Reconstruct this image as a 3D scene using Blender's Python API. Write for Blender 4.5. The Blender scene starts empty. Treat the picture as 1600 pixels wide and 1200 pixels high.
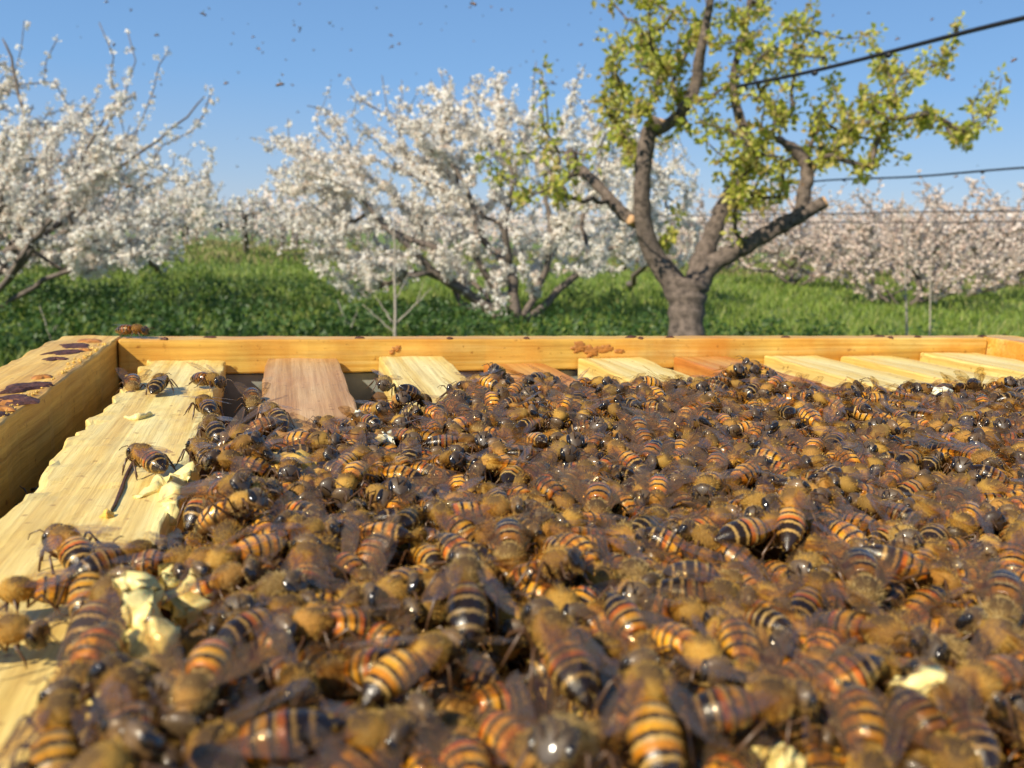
import bpy, bmesh, math, random
import numpy as np
from mathutils import Vector, Matrix, Euler, noise
SEED = 11
random.seed(SEED)
rng = np.random.default_rng(SEED)
S = bpy.context.scene
COL = S.collection
PI = math.pi

# ------------------------------------------------------------------ camera
# world frame: x across the hive (0 = inner face of the left wall), y along the
# frames (0 = camera), z = 0 at the hive rim, metres, real size
F_PX = 1337.0
YAW, PITCH, ROLL = 0.27477, 0.17167, 0.03132
CAM = Vector((0.0528, 0.0, 0.0398))
fw = Vector((math.sin(YAW) * math.cos(PITCH), math.cos(YAW) * math.cos(PITCH), -math.sin(PITCH)))
rt = Vector((math.cos(YAW), -math.sin(YAW), 0.0))
up = rt.cross(fw)
rt, up = rt * math.cos(ROLL) + up * math.sin(ROLL), -rt * math.sin(ROLL) + up * math.cos(ROLL)
cd = bpy.data.cameras.new('camera')
cam = bpy.data.objects.new('camera', cd)
COL.objects.link(cam)
m = Matrix((rt, up, -fw)).transposed().to_4x4()
m.translation = CAM
cam.matrix_world = m
cd.sensor_width = 36.0
cd.lens = 36.0 * F_PX / 1600.0
cd.clip_start = 0.01
cd.clip_end = 5000
cd.dof.use_dof = True
cd.dof.focus_distance = 0.192
cd.dof.aperture_fstop = cd.lens / 0.80
S.camera = cam

# ------------------------------------------------------------------ light
SUN_EL = math.radians(38)
lx, ly = math.sin(math.radians(58)), math.cos(math.radians(58))      # the way the light travels, seen from above
ldir = Vector((lx * math.cos(SUN_EL), ly * math.cos(SUN_EL), -math.sin(SUN_EL)))
W = bpy.data.worlds.new('World')
S.world = W
W.use_nodes = True
wn = W.node_tree
bg = wn.nodes['Background']
sky = wn.nodes.new('ShaderNodeTexSky')
sky.sky_type = 'NISHITA'
sky.sun_disc = False
sky.sun_elevation = SUN_EL
sky.sun_rotation = math.atan2(-lx, -ly)
sky.air_density = 1.0
sky.dust_density = 0.1
sky.ozone_density = 2.2
# the physical sky, tinted all round by height: clear blue overhead, pale lilac blue at the horizon
stc = wn.nodes.new('ShaderNodeTexCoord')
ssp = wn.nodes.new('ShaderNodeSeparateXYZ')
wn.links.new(stc.outputs['Generated'], ssp.inputs[0])
srp = wn.nodes.new('ShaderNodeValToRGB')
se = srp.color_ramp.elements
se[0].position, se[0].color = 0.0, (4.6, 5.9, 8.2, 1)
se[1].position, se[1].color = 1.0, (1.0, 1.9, 3.8, 1)
for p_, c_ in ((.06, (3.6, 5.6, 8.8)), (.16, (2.3, 4.9, 9.2)), (.32, (1.8, 3.9, 7.9))):
    q_ = se.new(p_); q_.color = (*c_, 1)
wn.links.new(ssp.outputs[2], srp.inputs[0])
smx = wn.nodes.new('ShaderNodeMix'); smx.data_type = 'RGBA'
smx.inputs[0].default_value = .7
wn.links.new(sky.outputs[0], smx.inputs[6]); wn.links.new(srp.outputs[0], smx.inputs[7])
wn.links.new(smx.outputs[2], bg.inputs[0])
bg.inputs[1].default_value = 0.074
sl = bpy.data.lights.new('sun', 'SUN')
sl.energy = 5.0
sl.angle = math.radians(0.53)
sl.color = (1.0, 0.89, 0.70)
sun = bpy.data.objects.new('sun', sl)
sun.rotation_euler = ldir.to_track_quat('-Z', 'Y').to_euler()
COL.objects.link(sun)
S.view_settings.view_transform = 'Standard'
S.view_settings.look = 'None'
S.view_settings.exposure = 0.36
S.view_settings.gamma = 1.0
S.view_settings.use_curve_mapping = False
S.cycles.max_bounces = 8
S.cycles.transparent_max_bounces = 12
S.cycles.caustics_reflective = False
S.cycles.caustics_refractive = False

# ------------------------------------------------------------------ helpers
GROUND = -0.95


def ray(px, py):
    return (fw + rt * ((px - 800) / F_PX) - up * ((py - 600) / F_PX))


def at(px, py, depth):                     # a point of the place seen in direction (px, py), depth metres ahead
    return CAM + ray(px, py) * depth


def on_plane(px, py, z):
    d = ray(px, py)
    return CAM + d * ((z - CAM.z) / d.z)


def project(p):
    d = p - CAM
    w = d.dot(fw)
    if w <= 0.005:
        return None
    return 800 + F_PX * d.dot(rt) / w, 600 - F_PX * d.dot(up) / w, w


class G:
    """triangle / quad soup with uv per vertex and a material slot per face"""

    def __init__(s):
        s.V, s.U, s.T, s.Q, s.TM, s.QM, s.n = [], [], [], [], [], [], 0

    def add(s, v, uv=None, tris=None, quads=None, mat=0):
        v = np.asarray(v, float).reshape(-1, 3)
        s.V.append(v)
        s.U.append(np.zeros((len(v), 2)) if uv is None else np.asarray(uv, float).reshape(-1, 2))
        if tris is not None and len(tris):
            t = np.asarray(tris, int) + s.n
            s.T.append(t)
            s.TM.append(np.full(len(t), mat) if np.isscalar(mat) else np.asarray(mat))
        if quads is not None and len(quads):
            q = np.asarray(quads, int) + s.n
            s.Q.append(q)
            s.QM.append(np.full(len(q), mat) if np.isscalar(mat) else np.asarray(mat))
        s.n += len(v)

    def arrays(s):
        V = np.concatenate(s.V) if s.V else np.zeros((0, 3))
        U = np.concatenate(s.U)
        T = np.concatenate(s.T) if s.T else np.zeros((0, 3), int)
        Q = np.concatenate(s.Q) if s.Q else np.zeros((0, 4), int)
        TM = np.concatenate(s.TM) if s.TM else np.zeros(0, int)
        QM = np.concatenate(s.QM) if s.QM else np.zeros(0, int)
        return V, U, T, Q, TM, QM

    def merge(s, other, M=None, mat_map=None):
        V, U, T, Q, TM, QM = other if isinstance(other, tuple) else other.arrays()
        if M is not None:
            A = np.array(M)
            V = V @ A[:3, :3].T + A[:3, 3]
        s.V.append(V); s.U.append(U)
        if mat_map is not None:
            mm = np.asarray(mat_map)
            TM, QM = mm[TM] if len(TM) else TM, mm[QM] if len(QM) else QM
        if len(T): s.T.append(T + s.n); s.TM.append(TM)
        if len(Q): s.Q.append(Q + s.n); s.QM.append(QM)
        s.n += len(V)

    def mesh(s, name, mats, smooth=True):
        V, U, T, Q, TM, QM = s.arrays()
        me = bpy.data.meshes.new(name)
        me.vertices.add(len(V))
        me.vertices.foreach_set('co', V.astype(np.float32).ravel())
        L = np.concatenate([T.ravel(), Q.ravel()]).astype(np.int32)
        me.loops.add(len(L))
        me.loops.foreach_set('vertex_index', L)
        tot = np.concatenate([np.full(len(T), 3), np.full(len(Q), 4)]).astype(np.int32)
        st = np.concatenate([[0], np.cumsum(tot)[:-1]]).astype(np.int32)
        me.polygons.add(len(tot))
        me.polygons.foreach_set('loop_start', st)
        me.polygons.foreach_set('loop_total', tot)
        me.polygons.foreach_set('material_index', np.concatenate([TM, QM]).astype(np.int32))
        me.polygons.foreach_set('use_smooth', np.full(len(tot), smooth))
        uvl = me.uv_layers.new(name='UVMap')
        uvl.data.foreach_set('uv', U[L].astype(np.float32).ravel())
        for x in mats:
            me.materials.append(x)
        me.update(calc_edges=True)
        me.validate()
        return me


def link(name, data, parent=None, loc=None):
    o = bpy.data.objects.new(name, data)
    COL.objects.link(o)
    if parent:
        o.parent = parent
    if loc is not None:
        o.location = loc
    return o


def tag(o, label=None, cat=None, group=None, kind=None):
    if label: o['label'] = label
    if cat: o['category'] = cat
    if group: o['group'] = group
    if kind: o['kind'] = kind
    return o


def tube(g, pts, rad, sides=6, mat=0, cap=True, uvs=None):
    pts = [Vector(p) for p in pts]
    n = len(pts)
    if np.isscalar(rad):
        rad = [rad] * n
    ref = Vector((0.31, 0.17, 0.93))
    V, U = [], []
    px = None
    for i, p in enumerate(pts):
        t = (pts[min(i + 1, n - 1)] - pts[max(i - 1, 0)])
        if t.length < 1e-9:
            t = Vector((0, 0, 1))
        t.normalize()
        if px is None:
            a = t.cross(ref)
            if a.length < 0.1:
                a = t.cross(Vector((1, 0, 0)))
        else:
            a = px - t * px.dot(t)
        a.normalize(); px = a
        b = t.cross(a)
        for k in range(sides):
            w = 2 * PI * k / sides
            V.append(p + (a * math.cos(w) + b * math.sin(w)) * rad[i])
            U.append((uvs[i] if uvs else i / max(1, n - 1), k / sides))
    Q = []
    for i in range(n - 1):
        for k in range(sides):
            k2 = (k + 1) % sides
            Q.append((i * sides + k, i * sides + k2, (i + 1) * sides + k2, (i + 1) * sides + k))
    T = []
    if cap:
        V += [pts[0], pts[-1]]; U += [U[0], U[-1]]
        a0, a1 = len(V) - 2, len(V) - 1
        for k in range(sides):
            k2 = (k + 1) % sides
            T.append((a0, k2, k))
            T.append((a1, (n - 1) * sides + k, (n - 1) * sides + k2))
    g.add([tuple(v) for v in V], U, T, Q, mat)


# ------------------------------------------------------------------ materials
def mat(name):
    x = bpy.data.materials.new(name)
    x.use_nodes = True
    nt = x.node_tree
    b = nt.nodes['Principled BSDF']
    return x, nt, b


def N(nt, t, **kw):
    n = nt.nodes.new(t)
    for k, v in kw.items():
        if k in n.inputs.keys():
            n.inputs[k].default_value = v
        else:
            setattr(n, k, v)
    return n


def ramp(nt, stops, interp='LINEAR'):
    r = nt.nodes.new('ShaderNodeValToRGB')
    r.color_ramp.interpolation = interp
    e = r.color_ramp.elements
    e[0].position, e[0].color = stops[0][0], (*stops[0][1], 1)
    e[1].position, e[1].color = stops[1][0], (*stops[1][1], 1)
    for p, c in stops[2:]:
        q = e.new(p)
        q.color = (*c, 1)
    return r


def bump(nt, b, src, strength=0.3, dist=0.001):
    n = nt.nodes.new('ShaderNodeBump')
    n.inputs['Strength'].default_value = strength
    n.inputs['Distance'].default_value = dist
    nt.links.new(src, n.inputs['Height'])
    nt.links.new(n.outputs[0], b.inputs['Normal'])


def wood(name, c0, c1, c2, axis='Y', stain=0.0, stain_col=(.25, .07, .01), rough=.5, scale=1.0):
    """pine: grain stretched along one axis, with fine fibres and amber stains"""
    x, nt, b = mat(name)
    L = nt.links.new
    tc = N(nt, 'ShaderNodeTexCoord')
    mp = N(nt, 'ShaderNodeMapping')
    s = {'X': (6, 150, 150), 'Y': (150, 6, 150), 'Z': (150, 150, 6)}[axis]
    mp.inputs['Scale'].default_value = tuple(q * scale for q in s)
    L(tc.outputs['Object'], mp.inputs[0])
    n1 = N(nt, 'ShaderNodeTexNoise', Scale=1.0, Detail=6.0, Roughness=.6, Distortion=.6)
    L(mp.outputs[0], n1.inputs['Vector'])
    mp2 = N(nt, 'ShaderNodeMapping')
    s2 = {'X': (14, 900, 900), 'Y': (900, 14, 900), 'Z': (900, 900, 14)}[axis]
    mp2.inputs['Scale'].default_value = tuple(q * scale for q in s2)
    L(tc.outputs['Object'], mp2.inputs[0])
    n2 = N(nt, 'ShaderNodeTexNoise', Scale=1.0, Detail=4.0, Roughness=.7)
    L(mp2.outputs[0], n2.inputs['Vector'])
    r = ramp(nt, [(.34, c0), (.5, c1), (.64, c2)])
    L(n1.outputs['Fac'], r.inputs[0])
    mx = N(nt, 'ShaderNodeMix', data_type='RGBA', blend_type='MULTIPLY')
    mx.inputs[0].default_value = .55
    L(r.outputs[0], mx.inputs[6])
    r2 = ramp(nt, [(.32, (.46, .33, .18)), (.6, (1, 1, 1))])
    L(n2.outputs['Fac'], r2.inputs[0])
    L(r2.outputs[0], mx.inputs[7])
    out = mx.outputs[2]
    # blotches of wax, honey and propolis
    n3 = N(nt, 'ShaderNodeTexNoise', Scale=34.0, Detail=7.0, Roughness=.62)
    L(tc.outputs['Object'], n3.inputs['Vector'])
    r3 = ramp(nt, [(.50 - stain * .1, (0, 0, 0)), (.74, (1, 1, 1))])
    L(n3.outputs['Fac'], r3.inputs[0])
    mt = N(nt, 'ShaderNodeMath', operation='MULTIPLY')
    mt.inputs[1].default_value = stain
    L(r3.outputs[0], mt.inputs[0])
    m3 = N(nt, 'ShaderNodeMix', data_type='RGBA')
    L(mt.outputs[0], m3.inputs[0]); L(out, m3.inputs[6]); m3.inputs[7].default_value = (*stain_col, 1)
    # fine specks of dirt
    n4 = N(nt, 'ShaderNodeTexNoise', Scale=420.0, Detail=3.0)
    L(tc.outputs['Object'], n4.inputs['Vector'])
    r4 = ramp(nt, [(.64, (1, 1, 1)), (.74, (.35, .2, .1))])
    L(n4.outputs['Fac'], r4.inputs[0])
    m4 = N(nt, 'ShaderNodeMix', data_type='RGBA', blend_type='MULTIPLY')
    m4.inputs[0].default_value = .7
    L(m3.outputs[2], m4.inputs[6]); L(r4.outputs[0], m4.inputs[7])
    L(m4.outputs[2], b.inputs['Base Color'])
    b.inputs['Roughness'].default_value = rough
    bump(nt, b, n2.outputs['Fac'], .35, .0006)
    return x


M = {}
M['wall_in'] = wood('varnished_pine', (.66, .36, .06), (.80, .50, .10), (.88, .63, .19), 'X', .85, (.60, .22, .02), .38)
M['wall_left'] = wood('pale_pine', (.62, .34, .06), (.78, .48, .10), (.84, .58, .17), 'Y', .3, (.36, .14, .03), .5)
M['bar_pale'] = wood('yellow_pine', (.76, .53, .14), (.88, .69, .25), (.93, .80, .38), 'Y', .25, (.70, .42, .06), .5)
M['bar_waxy'] = wood('waxy_pine', (.76, .52, .14), (.88, .68, .24), (.93, .80, .36), 'Y', .5, (.80, .52, .09), .42)
M['bar_pink'] = wood('reddish_pine', (.44, .23, .08), (.58, .34, .14), (.66, .42, .20), 'Y', .3, (.50, .18, .05), .5)
M['bar_amber'] = wood('amber_pine', (.55, .20, .04), (.66, .29, .06), (.74, .40, .11), 'Y', .5, (.40, .10, .02), .42)
M['outer'] = wood('weathered_pine', (.42, .25, .11), (.52, .33, .15), (.6, .42, .2), 'X', .2, (.2, .1, .05), .7)


def simple(name, col, rough=.5, metal=0.0, noise_scale=None, var=.3, bmp=0.0, bdist=.0005, sss=0.0, coat=0.0):
    x, nt, b = mat(name)
    b.inputs['Roughness'].default_value = rough
    b.inputs['Metallic'].default_value = metal
    b.inputs['Coat Weight'].default_value = coat
    if sss:
        b.inputs['Subsurface Weight'].default_value = sss
        b.inputs['Subsurface Radius'].default_value = (.004, .002, .001)
    if noise_scale:
        tc = N(nt, 'ShaderNodeTexCoord')
        n = N(nt, 'ShaderNodeTexNoise', Scale=noise_scale, Detail=5.0, Roughness=.65)
        nt.links.new(tc.outputs['Object'], n.inputs['Vector'])
        lo = tuple(c * (1 - var) for c in col); hi = tuple(min(1, c * (1 + var)) for c in col)
        r = ramp(nt, [(.3, lo), (.7, hi)])
        nt.links.new(n.outputs['Fac'], r.inputs[0])
        nt.links.new(r.outputs[0], b.inputs['Base Color'])
        if bmp:
            bump(nt, b, n.outputs['Fac'], bmp, bdist)
    else:
        b.inputs['Base Color'].default_value = (*col, 1)
    return x


M['metal'] = simple('galvanised_steel', (.36, .38, .33), .5, .35, 60, .3, .2)
M['comb'] = simple('dark_comb', (.10, .05, .02), .6, 0, 300, .5, .6, .001)
M['wax'] = simple('pale_beeswax', (.86, .72, .30), .42, 0, 260, .14, .5, .0006, .25)
M['wax_white'] = simple('white_beeswax', (.86, .82, .62), .42, 0, 300, .12, .5, .0006, .25)
M['wax_amber'] = simple('amber_beeswax', (.72, .46, .10), .35, 0, 260, .25, .5, .0006, .2)
M['propolis'] = simple('dark_propolis', (.085, .03, .018), .6, 0, 500, .8, .9, .0008)
M['propolis_red'] = simple('red_propolis', (.42, .17, .035), .5, 0, 320, .5, .4, .0004)
M['bark'] = simple('dark_bark', (.15, .12, .10), .85, 0, 26, .55, .8, .01)
M['bark_pear'] = simple('grey_bark', (.13, .10, .082), .9, 0, 30, .75, 1.0, .012)
M['cut_wood'] = simple('sawn_wood', (.55, .33, .17), .7, 0, 60, .25)
M['twig'] = simple('pale_twig', (.34, .30, .25), .8, 0, 30, .3)
M['hose'] = simple('black_rubber', (.012, .011, .014), .45)


def foliage(name, cols, trans=.35, rough=.5):
    x, nt, b = mat(name)
    gi = N(nt, 'ShaderNodeNewGeometry')
    r = ramp(nt, [(i / (len(cols) - 1), c) for i, c in enumerate(cols)])
    nt.links.new(gi.outputs['Random Per Island'], r.inputs[0])
    nt.links.new(r.outputs[0], b.inputs['Base Color'])
    b.inputs['Roughness'].default_value = rough
    t = N(nt, 'ShaderNodeBsdfTranslucent')
    nt.links.new(r.outputs[0], t.inputs[0])
    mx = N(nt, 'ShaderNodeMixShader')
    mx.inputs[0].default_value = trans
    nt.links.new(b.outputs[0], mx.inputs[1]); nt.links.new(t.outputs[0], mx.inputs[2])
    nt.links.new(mx.outputs[0], nt.nodes['Material Output'].inputs[0])
    return x


M['blossom'] = foliage('white_blossom', [(.88, .84, .75), (.94, .92, .87), (.92, .89, .82), (.95, .93, .90), (.64, .47, .34)], .4, .6)
M['blossom_pink'] = foliage('pinkish_blossom', [(.80, .68, .60), (.86, .78, .71), (.66, .48, .40), (.88, .83, .78)], .3, .6)
M['pear_leaf'] = foliage('young_leaf', [(.36, .42, .05), (.54, .58, .09), (.66, .60, .13), (.44, .50, .07), (.64, .54, .17), (.48, .34, .13)], .5, .45)
M['grass'] = foliage('grass_blade', [(.08, .14, .018), (.18, .27, .035), (.27, .34, .06), (.13, .22, .03), (.36, .36, .12)], .3, .55)
M['weed'] = foliage('weed_leaf', [(.025, .065, .013), (.05, .115, .02), (.085, .16, .03)], .3, .5)
M['dry'] = foliage('dry_grass', [(.28, .24, .10), (.20, .22, .07), (.35, .28, .13)], .3, .6)

# bee materials ----------------------------------------------------------
def bee_body(name, amber, amber2, dark, pale, thorax, n_amber=3):
    """u runs along the bee: head 0-.2, thorax .2-.45, abdomen .45-1"""
    x, nt, b = mat(name)
    L = nt.links.new
    uv = N(nt, 'ShaderNodeUVMap')
    sp = N(nt, 'ShaderNodeSeparateXYZ')
    L(uv.outputs[0], sp.inputs[0])
    tc = N(nt, 'ShaderNodeTexCoord')
    ns = N(nt, 'ShaderNodeTexNoise', Scale=2600.0, Detail=3.0)
    L(tc.outputs['Object'], ns.inputs['Vector'])
    ad = N(nt, 'ShaderNodeMath', operation='MULTIPLY_ADD')
    L(ns.outputs['Fac'], ad.inputs[0]); ad.inputs[1].default_value = .032; L(sp.outputs[0], ad.inputs[2])
    off = .016
    st = [(.0, (.05, .032, .018)), (.10, (.09, .062, .035)), (.19, (.15, .09, .035)), (.215, thorax), (.43, thorax), (.452, dark)]
    w = .55 / 6
    for k in range(6):
        a = .455 + w * k
        mid = amber if k < n_amber - 1 else (amber2 if k < n_amber else dark)
        if k == 0:
            st += [(a + .02, amber2), (a + w * .72, amber)]
        else:
            st += [(a + w * .06, pale), (a + w * .20, pale), (a + w * .32, mid)]
            if k < n_amber:
                st += [(a + w * .64, mid)]
        st += [(a + w * (.78 if k < n_amber else .66), dark), (a + w * .97, dark)]
    st = [s for s in st if s[0] < .985][:31] + [(1.0, dark)]
    r = ramp(nt, [(min(1, p + off), c) for p, c in st])
    L(ad.outputs[0], r.inputs[0])
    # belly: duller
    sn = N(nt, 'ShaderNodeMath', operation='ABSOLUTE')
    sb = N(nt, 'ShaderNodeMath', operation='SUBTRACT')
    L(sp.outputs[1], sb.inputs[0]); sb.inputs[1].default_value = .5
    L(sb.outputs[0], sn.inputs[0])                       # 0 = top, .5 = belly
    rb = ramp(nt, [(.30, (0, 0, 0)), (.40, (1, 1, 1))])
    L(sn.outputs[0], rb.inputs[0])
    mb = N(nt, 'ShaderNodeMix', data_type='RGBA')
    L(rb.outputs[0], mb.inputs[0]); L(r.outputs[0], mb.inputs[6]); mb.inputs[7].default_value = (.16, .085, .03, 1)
    # bald dark patch on the back of the thorax
    rp1 = ramp(nt, [(.26, (0, 0, 0)), (.30, (1, 1, 1)), (.36, (1, 1, 1)), (.41, (0, 0, 0))])
    L(sp.outputs[0], rp1.inputs[0])
    rp2 = ramp(nt, [(.09, (1, 1, 1)), (.15, (0, 0, 0))])
    L(sn.outputs[0], rp2.inputs[0])
    pm = N(nt, 'ShaderNodeMath', operation='MULTIPLY'); L(rp1.outputs[0], pm.inputs[0]); L(rp2.outputs[0], pm.inputs[1])
    mq = N(nt, 'ShaderNodeMix', data_type='RGBA')
    L(pm.outputs[0], mq.inputs[0]); L(mb.outputs[2], mq.inputs[6]); mq.inputs[7].default_value = (.12, .07, .02, 1)
    # fibres of pale fuzz lying along the body
    mp = N(nt, 'ShaderNodeMapping'); mp.inputs['Scale'].default_value = (60, 90, 1)
    L(uv.outputs[0], mp.inputs[0])
    n2 = N(nt, 'ShaderNodeTexNoise', Scale=1.0, Detail=4.0, Roughness=.7)
    L(mp.outputs[0], n2.inputs['Vector'])
    r2 = ramp(nt, [(.36, (.55, .5, .45)), (.62, (1.25, 1.2, 1.1))])
    L(n2.outputs['Fac'], r2.inputs[0])
    m2 = N(nt, 'ShaderNodeMix', data_type='RGBA', blend_type='MULTIPLY'); m2.inputs[0].default_value = .7
    L(mq.outputs[2], m2.inputs[6]); L(r2.outputs[0], m2.inputs[7])
    oi = N(nt, 'ShaderNodeObjectInfo'); ge = N(nt, 'ShaderNodeNewGeometry')
    sm_ = N(nt, 'ShaderNodeMath', operation='ADD'); L(oi.outputs['Random'], sm_.inputs[0]); L(ge.outputs['Random Per Island'], sm_.inputs[1])
    fr = N(nt, 'ShaderNodeMath', operation='FRACT'); L(sm_.outputs[0], fr.inputs[0])
    rv = ramp(nt, [(0, (.5, .43, .36)), (.5, (.95, .9, .82)), (1, (1.3, 1.2, 1.1))]); L(fr.outputs[0], rv.inputs[0])
    m5 = N(nt, 'ShaderNodeMix', data_type='RGBA', blend_type='MULTIPLY'); m5.inputs[0].default_value = 1.0
    L(m2.outputs[2], m5.inputs[6]); L(rv.outputs[0], m5.inputs[7])
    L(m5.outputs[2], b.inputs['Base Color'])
    rr = ramp(nt, [(.0, (.42,) * 3), (.2, (.5,) * 3), (.22, (.85,) * 3), (.44, (.85,) * 3), (.46, (.24,) * 3), (1, (.22,) * 3)])
    L(sp.outputs[0], rr.inputs[0])
    L(rr.outputs[0], b.inputs['Roughness'])
    cw = ramp(nt, [(.0, (.5,) * 3), (.18, (.3,) * 3), (.21, (0,) * 3), (.45, (0,) * 3), (.47, (.35,) * 3)])
    L(sp.outputs[0], cw.inputs[0]); L(cw.outputs[0], b.inputs['Coat Weight']); b.inputs['Coat Roughness'].default_value = .09
    bump(nt, b, n2.outputs['Fac'], .35, .00012)
    return x


A1, A2, DK, PL = (.62, .31, .03), (.42, .17, .016), (.020, .011, .005), (.42, .28, .09)
TH = (.32, .175, .038)
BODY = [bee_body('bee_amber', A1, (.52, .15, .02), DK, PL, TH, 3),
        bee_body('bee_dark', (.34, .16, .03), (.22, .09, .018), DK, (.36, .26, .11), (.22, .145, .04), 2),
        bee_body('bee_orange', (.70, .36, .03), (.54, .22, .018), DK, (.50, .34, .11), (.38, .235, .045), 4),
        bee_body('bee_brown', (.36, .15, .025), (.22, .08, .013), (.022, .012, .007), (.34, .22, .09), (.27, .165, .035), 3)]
M['fuzz'] = foliage('tan_fuzz', [(.60, .33, .05), (.88, .54, .11), (.74, .42, .07), (.95, .74, .27)], .5, .6)
M['fuzz_grey'] = foliage('greyish_fuzz', [(.58, .38, .12), (.80, .58, .22), (.64, .42, .14), (.92, .76, .38)], .4, .6)
M['eye'] = simple('bee_eye', (.012, .009, .008), .12, 0, None, coat=.5)
M['leg'] = simple('bee_leg', (.085, .04, .015), .35)


def wing_mat():
    x, nt, b = mat('bee_wing')
    L = nt.links.new
    uv = N(nt, 'ShaderNodeUVMap')
    mp = N(nt, 'ShaderNodeMapping'); mp.inputs['Scale'].default_value = (3.2, 5.5, 1)
    L(uv.outputs[0], mp.inputs[0])
    v = N(nt, 'ShaderNodeTexVoronoi', feature='DISTANCE_TO_EDGE', Scale=1.0)
    v.inputs['Randomness'].default_value = .8
    L(mp.outputs[0], v.inputs['Vector'])
    r = ramp(nt, [(.02, (1, 1, 1)), (.06, (0, 0, 0))])
    L(v.outputs['Distance'], r.inputs[0])
    c = N(nt, 'ShaderNodeMix', data_type='RGBA')
    L(r.outputs[0], c.inputs[0]); c.inputs[6].default_value = (.36, .235, .11, 1); c.inputs[7].default_value = (.06, .025, .01, 1)
    L(c.outputs[2], b.inputs['Base Color'])
    b.inputs['Roughness'].default_value = .17
    b.inputs['IOR'].default_value = 1.6
    b.inputs['Specular Tint'].default_value = (1, .93, .95, 1)
    tr = N(nt, 'ShaderNodeBsdfTransparent')
    tr.inputs[0].default_value = (.94, .84, .64, 1)
    ma = N(nt, 'ShaderNodeMath', operation='MULTIPLY_ADD', use_clamp=True)
    L(r.outputs[0], ma.inputs[0]); ma.inputs[1].default_value = .42; ma.inputs[2].default_value = .085
    ms = N(nt, 'ShaderNodeMixShader')
    L(ma.outputs[0], ms.inputs[0]); L(tr.outputs[0], ms.inputs[1]); L(b.outputs[0], ms.inputs[2])
    gl = N(nt, 'ShaderNodeBsdfGlossy'); gl.inputs[0].default_value = (1, .95, .93, 1); gl.inputs['Roughness'].default_value = .2
    lw = N(nt, 'ShaderNodeLayerWeight'); lw.inputs[0].default_value = .5
    fp = N(nt, 'ShaderNodeMath', operation='POWER'); L(lw.outputs['Facing'], fp.inputs[0]); fp.inputs[1].default_value = 4.0
    fm = N(nt, 'ShaderNodeMath', operation='MULTIPLY_ADD'); L(fp.outputs[0], fm.inputs[0]); fm.inputs[1].default_value = .16; fm.inputs[2].default_value = .045
    m9 = N(nt, 'ShaderNodeMixShader'); L(fm.outputs[0], m9.inputs[0]); L(ms.outputs[0], m9.inputs[1]); L(gl.outputs[0], m9.inputs[2])
    L(m9.outputs[0], nt.nodes['Material Output'].inputs[0])
    n2 = N(nt, 'ShaderNodeTexNoise', Scale=5.0, Detail=1.5)
    L(uv.outputs[0], n2.inputs['Vector'])
    bump(nt, b, n2.outputs['Fac'], .4, .0005)
    bump(nt, gl, n2.outputs['Fac'], .4, .0005)
    return x


M['wing'] = wing_mat()

# ------------------------------------------------------------------ ground
def ground_mat():
    x, nt, b = mat('meadow_ground')
    tc = N(nt, 'ShaderNodeTexCoord')
    n = N(nt, 'ShaderNodeTexNoise', Scale=.45, Detail=9.0, Roughness=.7)
    nt.links.new(tc.outputs['Object'], n.inputs['Vector'])
    r = ramp(nt, [(.3, (.07, .12, .02)), (.5, (.13, .19, .035)), (.62, (.20, .24, .06)), (.78, (.32, .27, .12))])
    nt.links.new(n.outputs['Fac'], r.inputs[0])
    nt.links.new(r.outputs[0], b.inputs['Base Color'])
    b.inputs['Roughness'].default_value = .9
    bump(nt, b, n.outputs['Fac'], .6, .2)
    return x


def gh(x, y):
    return GROUND + .05 * math.sin(x * .31 + 1.3) * math.sin(y * .23) + .02 * math.sin(x * 1.1) * math.sin(y * .9 + 2)


g = G()
xs = np.concatenate([-np.geomspace(2500, 20, 12), np.linspace(-18, 40, 59), np.geomspace(44, 2500, 12)])
ys = np.concatenate([-np.geomspace(2500, 12, 10), np.linspace(-10, 50, 61), np.geomspace(54, 3000, 12)])
Vg = [(x, y, gh(x, y)) for y in ys for x in xs]
nx = len(xs)
g.add(Vg, None, None, [(j * nx + i, j * nx + i + 1, (j + 1) * nx + i + 1, (j + 1) * nx + i) for j in range(len(ys) - 1) for i in range(nx - 1)])
tag(link('ground', g.mesh('ground', [ground_mat()])), kind='structure', label='green meadow ground of the orchard running to the horizon')


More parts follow.
